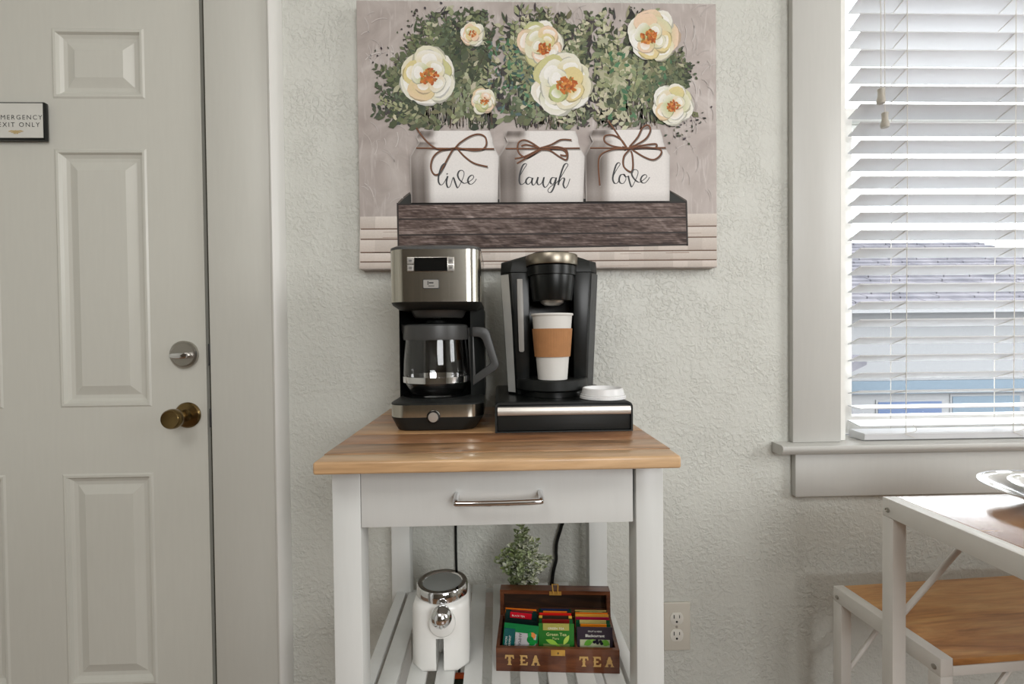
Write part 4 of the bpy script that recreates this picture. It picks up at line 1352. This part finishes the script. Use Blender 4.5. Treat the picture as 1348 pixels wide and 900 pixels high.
# ---- tea packets, each lifted out on its own ----
def packet(label, x, yy, w, h, col, tilt=0.0, strip=None, tabs=None, group='tea packets in the wooden box', top=None, sx=(.8, 0.0)):
    base = MW[tb_]
    r = root('tea_packet', label, 'tea packet', tuple(base @ Vector((x, yy, .0055))), AN, group)
    g = G()
    rows = [(0, .0004), (.06, .0012), (.5, .0017), (.9, .0011), (.93, .0005), (1.0, .0004)]
    c = lin(col)
    rings = []
    for t, th in rows:
        rings.append([(-w / 2, -th * .3, t * h), (-w / 2 + .004, -th, t * h), (w / 2 - .004, -th, t * h), (w / 2, -th * .3, t * h), (w / 2, th * .3, t * h), (w / 2 - .004, th, t * h), (-w / 2 + .004, th, t * h), (-w / 2, th * .3, t * h)])
    g.loft(rings)
    tm = Matrix.Rotation(tilt, 4, 'Y')
    g.v = [tuple(tm @ Vector(p)) for p in g.v]
    g.c = [c] * len(g.v)
    make('pouch', g, M['packet'], r, local=True, smooth=40)
    def band(nm, x0, x1, z0, z1, colr, y=-.0020):
        b = G().box(x0, x1, y, -.0003, z0, z1, lin(colr))
        b.v = [tuple(tm @ Vector(p)) for p in b.v]
        return make(nm, b, M['packet'], r, local=True, smooth=0)
    if strip:
        band('label_strip', -w / 2 * sx[0] + sx[1], w / 2 * sx[0] + sx[1], h * .86, h + .0003, strip)
    if tabs:
        for s in (-1, 1):
            band('corner_tab', *sorted((s * w / 2, s * (w / 2 - .006))), h - .004, h + .0003, tabs, -.0015)
    return r, tm, band


XL_, XM_, XR_ = -.0665, -.0010, .0650
HB = .0600
# column with the peppermint packet
packet('dark green tea packet with orange top edge, rearmost behind the black tea', XL_, .0290, .0580, HB - .002, (20, 52, 46), .045, (226, 118, 30), sx=(.99, 0))
packet('thin dark green tea packet between the orange edged one and the black tea', XL_ - .0005, .0215, .0560, HB - .001, (24, 58, 52), .06, (150, 40, 44), sx=(.7, .002))
r, tm, band = packet('dark green tea packet with red band reading black tea', XL_, .0135, .0570, HB + .0005, (20, 50, 46), .085, None)
band('label_strip', -.0215, .0180, HB - .0105, HB - .0005, (206, 26, 44))
text('lettering', 'BLACK TEA', .0046, (-.0018, -.0022, HB - .0062), M['inkw'], r, local=True, rot=(math.pi / 2, .085, 0))
packet('black topped tea packet right behind the peppermint packet', XL_, -.0120, .0590, HB + .0005, (18, 34, 32), .085)
r, tm, band = packet('bright green peppermint and lemon tea packet leaning in front', XL_ - .0005, -.0340, .0600, HB + .0065, (18, 116, 62), .095)
band('side_stripe', -.0290, -.0105, .003, HB - .002, (20, 84, 84))
band('silver_panel', -.0095, .0270, .003, HB - .0075, (186, 182, 184), -.0021)


def art_blob(nm, pts, colr, y):
    b = G().flat(pts, y, lin(colr))
    b.v = [tuple(tm @ Vector(p)) for p in b.v]
    make(nm, b, M['packet'], r, local=True, smooth=0, fixn=False)


def ell(cx, cz, a, b, ang=0, n=18):
    return [(cx + a * math.cos(t) * math.cos(ang) - b * math.sin(t) * math.sin(ang), cz + a * math.cos(t) * math.sin(ang) + b * math.sin(t) * math.cos(ang)) for t in [2 * math.pi * i / n for i in range(n)]]


def leafp(cx, cz, L, Wd, ang):
    out = []
    for s in (1, -1):
        for i in range(8):
            t = i / 8 if s > 0 else 1 - i / 8
            a, b = (t - .5) * L, s * Wd * math.sin(math.pi * t) * .5
            out.append((cx + a * math.cos(ang) - b * math.sin(ang), cz + a * math.sin(ang) + b * math.cos(ang)))
    return out


art_blob('fruit_print', ell(.0195, .0500, .0062, .0058), (224, 138, 70), -.00225)
art_blob('leaf_print', leafp(.0170, .0425, .018, .012, 1.9), (22, 128, 58), -.0023)
art_blob('leaf_print', leafp(.0215, .0380, .016, .010, .7), (30, 140, 62), -.0024)
art_blob('leaf_print', leafp(.0150, .0515, .010, .007, 1.2), (26, 150, 72), -.00245)
text('lettering', 'AHMAD', .0078, (.0025, -.0023, .0385), M['ink'], r, local=True, rot=(math.pi / 2, .095 + math.pi / 2, 0))
text('lettering', 'LONDON', .0036, (-.0055, -.0023, .0385), M['ink'], r, local=True, rot=(math.pi / 2, .095 + math.pi / 2, 0))
text('lettering', 'PEPPERMINT', .0052, (-.0150, -.0022, .0335), M['inkw'], r, local=True, rot=(math.pi / 2, .095 - math.pi / 2, 0))
text('lettering', '& LEMON', .0052, (-.0210, -.0022, .0350), M['inkw'], r, local=True, rot=(math.pi / 2, .095 - math.pi / 2, 0))
# middle column
packet('dark green tea packet with navy top band, rearmost behind the green tea', XM_, .0300, .0600, HB - .002, (18, 58, 42), 0, (34, 44, 78), sx=(.86, 0))
packet('dark green tea packet with thin orange top band behind the red one', XM_, .0225, .0590, HB - .002, (18, 60, 44), 0, (222, 120, 34), sx=(.74, 0))
packet('bright red topped tea packet in the middle of the box', XM_, .0145, .0590, HB - .001, (214, 40, 30), 0, (226, 36, 30), sx=(.98, 0))
packet('dark brown tea packet with yellow corner tabs behind the maroon band', XM_, .0030, .0590, HB + .0008, (58, 44, 34), 0, None, (226, 178, 76))
packet('green tea packet with maroon top band just behind the green tea', XM_, -.0100, .0600, HB + .002, (28, 84, 44), 0, (134, 34, 30), sx=(.8, 0))
r, tm, band = packet('green packet reading Green Tea Pure in the middle front', XM_, -.0335, .0610, HB + .0085, (44, 112, 42))
band('label_strip', -.0230, .0220, HB - .0025, HB + .0088, (166, 160, 82))
band('picture_panel', -.0225, .0225, .002, .0340, (112, 134, 78), -.0019)
text('lettering', 'GREEN TEA', .0050, (-.0005, -.0022, HB + .0008), M['inkw'], r, local=True, space=1.1)
text('lettering', 'Green Tea', .0080, (0, -.0023, HB - .0095), M['inkg'], r, local=True, bold=.00008)
text('lettering', 'Pure', .0062, (-.0010, -.0023, HB - .0165), M['inkg'], r, local=True)
art_blob('leaf_print', leafp(-.0080, .0375, .022, .0085, -.35), (150, 196, 74), -.0023)
art_blob('leaf_print', leafp(.0170, .0415, .020, .0075, 1.05), (180, 208, 92), -.0024)
art_blob('leaf_print', leafp(.0040, .0300, .018, .0055, -.7), (120, 172, 60), -.0022)
# blackcurrant column
packet('dark green tea packet with tan top band, rearmost behind the blackcurrant', XR_, .0310, .0590, HB - .004, (20, 66, 46), 0, (196, 176, 104), sx=(.97, 0))
packet('green tea packet with mint top band near the lid', XR_, .0250, .0580, HB - .0035, (20, 74, 50), 0, (92, 158, 104), sx=(.72, 0))
packet('orange topped tea packet behind the yellow one', XR_, .0165, .0590, HB, (222, 116, 32), 0, (232, 124, 30), sx=(.98, 0))
packet('yellow topped tea packet behind the crimson one', XR_, .0100, .0600, HB + .0004, (224, 166, 66), 0, (228, 168, 62), sx=(.98, 0))
packet('crimson topped tea packet in the blackcurrant column', XR_, .0030, .0600, HB - .0005, (150, 26, 60), 0, (160, 24, 62), sx=(.98, 0))
packet('green tea packet with beige top band in the blackcurrant column', XR_, -.0050, .0600, HB - .0012, (22, 80, 50), 0, (202, 184, 112), sx=(.78, 0))
packet('green tea packet with wide orange band just behind the blackcurrant', XR_, -.0140, .0600, HB - .0030, (22, 76, 50), 0, (240, 138, 24), sx=(.76, 0))
r, tm, band = packet('dark purple packet reading Fruit and Herb Blackcurrant at the front', XR_, -.0335, .0610, HB + .0035, (54, 46, 56))
band('picture_panel', -.0255, .0255, .002, .0425, (178, 184, 150), -.0019)
text('lettering', 'FRUIT & HERB', .0038, (0, -.0023, HB - .0030), M['inkw'], r, local=True)
text('lettering', 'Blackcurrant', .0064, (0, -.0023, HB - .0105), M['inkw'], r, local=True, bold=.0001)
art_blob('leaf_print', leafp(-.0110, 0.0375, .018, .010, .5), (96, 158, 58), -.0022)
art_blob('leaf_print', leafp(.0180, 0.0375, .016, .011, -.4), (110, 168, 66), -.0022)
art_blob('leaf_print', leafp(-.0030, 0.0405, .012, .006, -.3), (130, 178, 80), -.00225)
for q in ((-.001, .0390), (.0045, .0375), (.0095, .0400), (.0035, .0410), (.0115, .0365)):
    art_blob('berry_print', ell(q[0], q[1], .0028, .0028), (36, 34, 44), -.0024)

# ---- plant behind the tea box ----
pl = root('potted_plant', 'small artificial plant with variegated green leaves behind the tea box', 'plant', (.048, -.125, SHZ))
PX, PY = .048, -.125
make('pot', G().lathe((PX, PY, SHZ), [(.001, .0003), (.026, .0003), (.030, .028), (.031, .030), (.028, .030), (.027, .025), (.001, .025)], 32), M['pot'], pl)
lf = G()
rnd = random.Random(21)
GREENS = [(138, 152, 104), (166, 178, 134), (106, 122, 78), (186, 196, 158), (150, 164, 100)]
CREAM = [(240, 240, 226), (246, 246, 240), (222, 226, 190)]


def leaf3(g, p, d, up, L, Wd, ca, cb):
    d = d.normalized()
    s = d.cross(up)
    s = s.normalized() if s.length > 1e-4 else Vector((1, 0, 0))
    nrm = s.cross(d)
    pts = []
    for t, w in ((.0, .0), (.3, .85), (.6, 1.0), (.85, .6), (1.0, 0)):
        if w == 0:
            pts.append((p + d * L * t - nrm * L * .1 * t,))
        else:
            pts.append((p + d * L * t + s * Wd * w * .5 + nrm * L * .08, p + d * L * t - nrm * L * .02, p + d * L * t - s * Wd * w * .5 + nrm * L * .08))
    o = len(g.v)
    for k, row in enumerate(pts):
        for j, q in enumerate(row):
            g._add([q], [], lin(ca if (len(row) == 1 and k == 0) or j == 1 else cb))
    a = o
    g.f += [(a, a + 1, a + 2), (a, a + 2, a + 3), (a + 1, a + 4, a + 5, a + 2), (a + 2, a + 5, a + 6, a + 3), (a + 4, a + 7, a + 8, a + 5), (a + 5, a + 8, a + 9, a + 6), (a + 7, a + 10, a + 8), (a + 8, a + 10, a + 9)]


sprays = [(0.000, 0.0, .165), (-.010, .0, .150), (.014, -.01, .140), (-.026, -.005, .125), (.030, .005, .128), (-.042, 0, .105), (.044, -.004, .100), (-.052, .008, .085), (.058, .004, .088), (-.02, -.02, .115), (.02, -.022, .11), (.004, .018, .14), (-.034, -.016, .085), (.036, -.018, .085), (.0, -.026, .10)]
for dx, dy, hh in sprays:
    p0 = Vector((PX + dx * .2, PY + dy * .2, SHZ + .024))
    p1 = Vector((PX + dx * .62, PY + dy * .8, SHZ + .024 + hh * .55))
    p2 = Vector((PX + dx, PY + dy, SHZ + hh))
    path = catmull([p0, p1, p2], 7)
    make('stem', G().tube(path, .0009, 5), M['stem'], pl)
    m = len(path)
    for k in range(2, m):
        for q in range(4 if k < m - 1 else 3):
            a = rnd.uniform(0, 6.28)
            d = Vector((math.cos(a), math.sin(a) - .25, rnd.uniform(-.1, .9)))
            p = path[k] + Vector((rnd.uniform(-.003, .003), rnd.uniform(-.003, .003), rnd.uniform(-.004, .004)))
            pale = (dx > .002 and rnd.random() < .65) or rnd.random() < .35  # extra pale leaves on the right paint in light from there, besides variegation
            L = rnd.uniform(.011, .0195) * (1 if k < m - 3 else .75)
            leaf3(lf, p, d, Vector((0, 0, 1)), L, L * rnd.uniform(.7, .95), rnd.choice(CREAM) if pale and rnd.random() < .5 else rnd.choice(GREENS), rnd.choice(CREAM) if pale else tuple(v + 26 for v in rnd.choice(GREENS)))
fl = make('foliage', lf, M['leafm'], pl, smooth=0, fixn=False)
fl['kind'] = 'stuff'

# ---- wall outlet ----
ol = root('wall_outlet', 'ivory duplex wall outlet beside the cart leg', 'outlet', (.427, 0, .338))
make('cover_plate', G().box(.3935, .4595, -.0065, -.0006, .2795, .3970), M['outlet'], ol, bevel=.0025, seg=3)
for cz in (.3585, .3175):
    pts = []
    for i in range(40):
        t = 2 * math.pi * i / 40
        pts.append((.4255 + .0165 * math.cos(t), cz + max(-.0142, min(.0142, .0172 * math.sin(t)))))
    f_ = make('receptacle', G().loft([[(x, -.0050, z) for x, z in pts], [(x, -.0078, z) for x, z in pts]]), M['outlet2'], ol, bevel=.0004)
    g = G().box(.4178, .4200, -.0081, -.0070, cz + .0005, cz + .0095).box(.4312, .4330, -.0081, -.0070, cz + .0012, cz + .0085)
    g.lathe((.4255, -.0070, cz - .0075), [(.0005, 0), (.0027, 0), (.0027, -.0011), (.0005, -.0011)], 14, 'y')
    make('slots', g, M['ink'], f_, smooth=0)
make('screw', G().lathe((.4255, -.0064, .338), [(.0005, 0), (.0030, 0), (.0026, -.0012), (.0005, -.0014)], 16, 'y'), M['satin'], ol)

# ================================================================== DINING TABLE, BENCH, PLATE
tr_ = root('dining_table', 'white metal framed dining table with glossy wooden top by the window', 'table', (1.25, -.60, 0))
TX0, TX1, TYA, TYB, TTZ = .7150, 1.86, -.2770, -.96, .740
FH, FW = .034, .025
for nm, b in (('side_rail', (TX0, TX0 + FW, TYB, TYA)), ('side_rail', (TX1 - FW, TX1, TYB, TYA)), ('end_rail', (TX0 + FW, TX1 - FW, TYA - FW, TYA)), ('end_rail', (TX0 + FW, TX1 - FW, TYB, TYB + FW))):
    make(nm, G().box(*b, TTZ - FH, TTZ if nm == 'side_rail' else TTZ - .0165), M['metalw'], tr_, bevel=.0012)
for xa in (TX0, TX1 - FW):
    for ya in (TYB, TYA - FW):
        lg_ = make('leg', G().box(xa, xa + FW, ya, ya + FW, 0, TTZ - FH - .0002), M['metalw'], tr_, bevel=.0012)
        if xa == TX0:
            make('bolt', G().lathe((xa, ya + FW * .5, TTZ - FH * .62), [(.0005, .0005), (.0045, .0005), (.0045, -.0018), (.0030, -.0026), (.0022, -.0012), (.0005, -.0012)], 18, 'x'), M['satin'], lg_)
make('tabletop', G().box(TX0 + FW + .0012, TX1 - FW - .0012, TYB + .0005, TYA - .0005, TTZ - .0160, TTZ - .0004), M['tablew'], tr_, bevel=.0008, label='glossy brown wooden tabletop')
for xa, s in ((TX0 + FW, 1), (TX1 - FW, -1)):
    make('brace', G().tube([(xa - s * .001, TYA - .0125, .520), (xa + s * .170, TYA - .0125, TTZ - FH + .002)], .0052, 12), M['metalw'], tr_)

bn = root('bench', 'white metal bench with a wooden seat against the wall under the window', 'bench', (.7555, -.087, 0), math.radians(-2.5) + math.radians(6.0))
BL, BD, BZ, BW = 1.02, .252, .470, .024
for nm, b in (('side_rail', (0, BW, -BD, 0)), ('side_rail', (BL - BW, BL, -BD, 0)), ('long_rail', (BW, BL - BW, -BW, 0)), ('long_rail', (BW, BL - BW, -BD, -BD + BW))):
    make(nm, G().box(*b, BZ - .030, BZ + (.002 if nm == 'side_rail' else -.0125)), M['metalw'], bn, bevel=.0012, local=True)
for xa in (0, BL - BW):
    for ya in (-BW, -BD):
        l_ = make('leg', G().box(xa, xa + BW, ya, ya + BW, 0, BZ - .0302), M['metalw'], bn, bevel=.0012, local=True)
        if xa == 0:
            make('bolt', G().lathe((xa, ya + BW * .5, BZ - .0185), [(.0005, .0005), (.0045, .0005), (.0045, -.0018), (.0030, -.0026), (.0005, -.0022)], 18, 'x'), M['satin'], l_, local=True)
make('seat', G().box(BW + .001, BL - BW - .001, -BD + .0005, -.0005, BZ - .0120, BZ + .0005), M['benchw'], bn, bevel=.001, local=True, label='honey brown wooden seat')
make('brace', G().tube([(BW - .001, -.012, BZ - .19), (BW + .13, -.012, BZ - .028)], .0048, 10), M['metalw'], bn, local=True)
make('brace', G().tube([(BW - .001, -BD + .012, BZ - .19), (BW + .13, -BD + .012, BZ - .028)], .0048, 10), M['metalw'], bn, local=True)

PLC = (.995, -.362)
pt = root('dinner_plate', 'glazed round dinner plate at the edge of the table', 'plate', (*PLC, TTZ))
make('plate_body', G().lathe((*PLC, TTZ), [(.001, .0), (.062, .0), (.064, .0025), (.080, .010), (.112, .0235), (.1285, .0290), (.1300, .0302), (.1285, .0312), (.112, .0268), (.080, .0145), (.066, .0080), (.001, .0075)], 64), M['plate'], pt, smooth=50)
make('plate_rim', G().lathe((*PLC, TTZ), [(.1255, .0290), (.1302, .0300), (.1306, .0308), (.1300, .0318), (.1262, .0312)], 64, closed=True), M['platerim'], pt, smooth=60, label='silver rim line')
bw = root('serving_bowl', 'small glazed bowl standing on the dinner plate', 'bowl', (*PLC, TTZ + .0082))
make('bowl_body', G().lathe((*PLC, TTZ + .0082), [(.001, .0), (.040, .0), (.042, .003), (.066, .014), (.0880, .0262), (.0890, .0274), (.0875, .0280), (.065, .0175), (.040, .0070), (.001, .0062)], 56), M['plate'], bw, smooth=50)
make('bowl_rim', G().lathe((*PLC, TTZ + .0082), [(.0860, .0262), (.0892, .0270), (.0894, .0280), (.0862, .0282)], 56, closed=True), M['platerim'], bw, smooth=60, label='silver rim line')
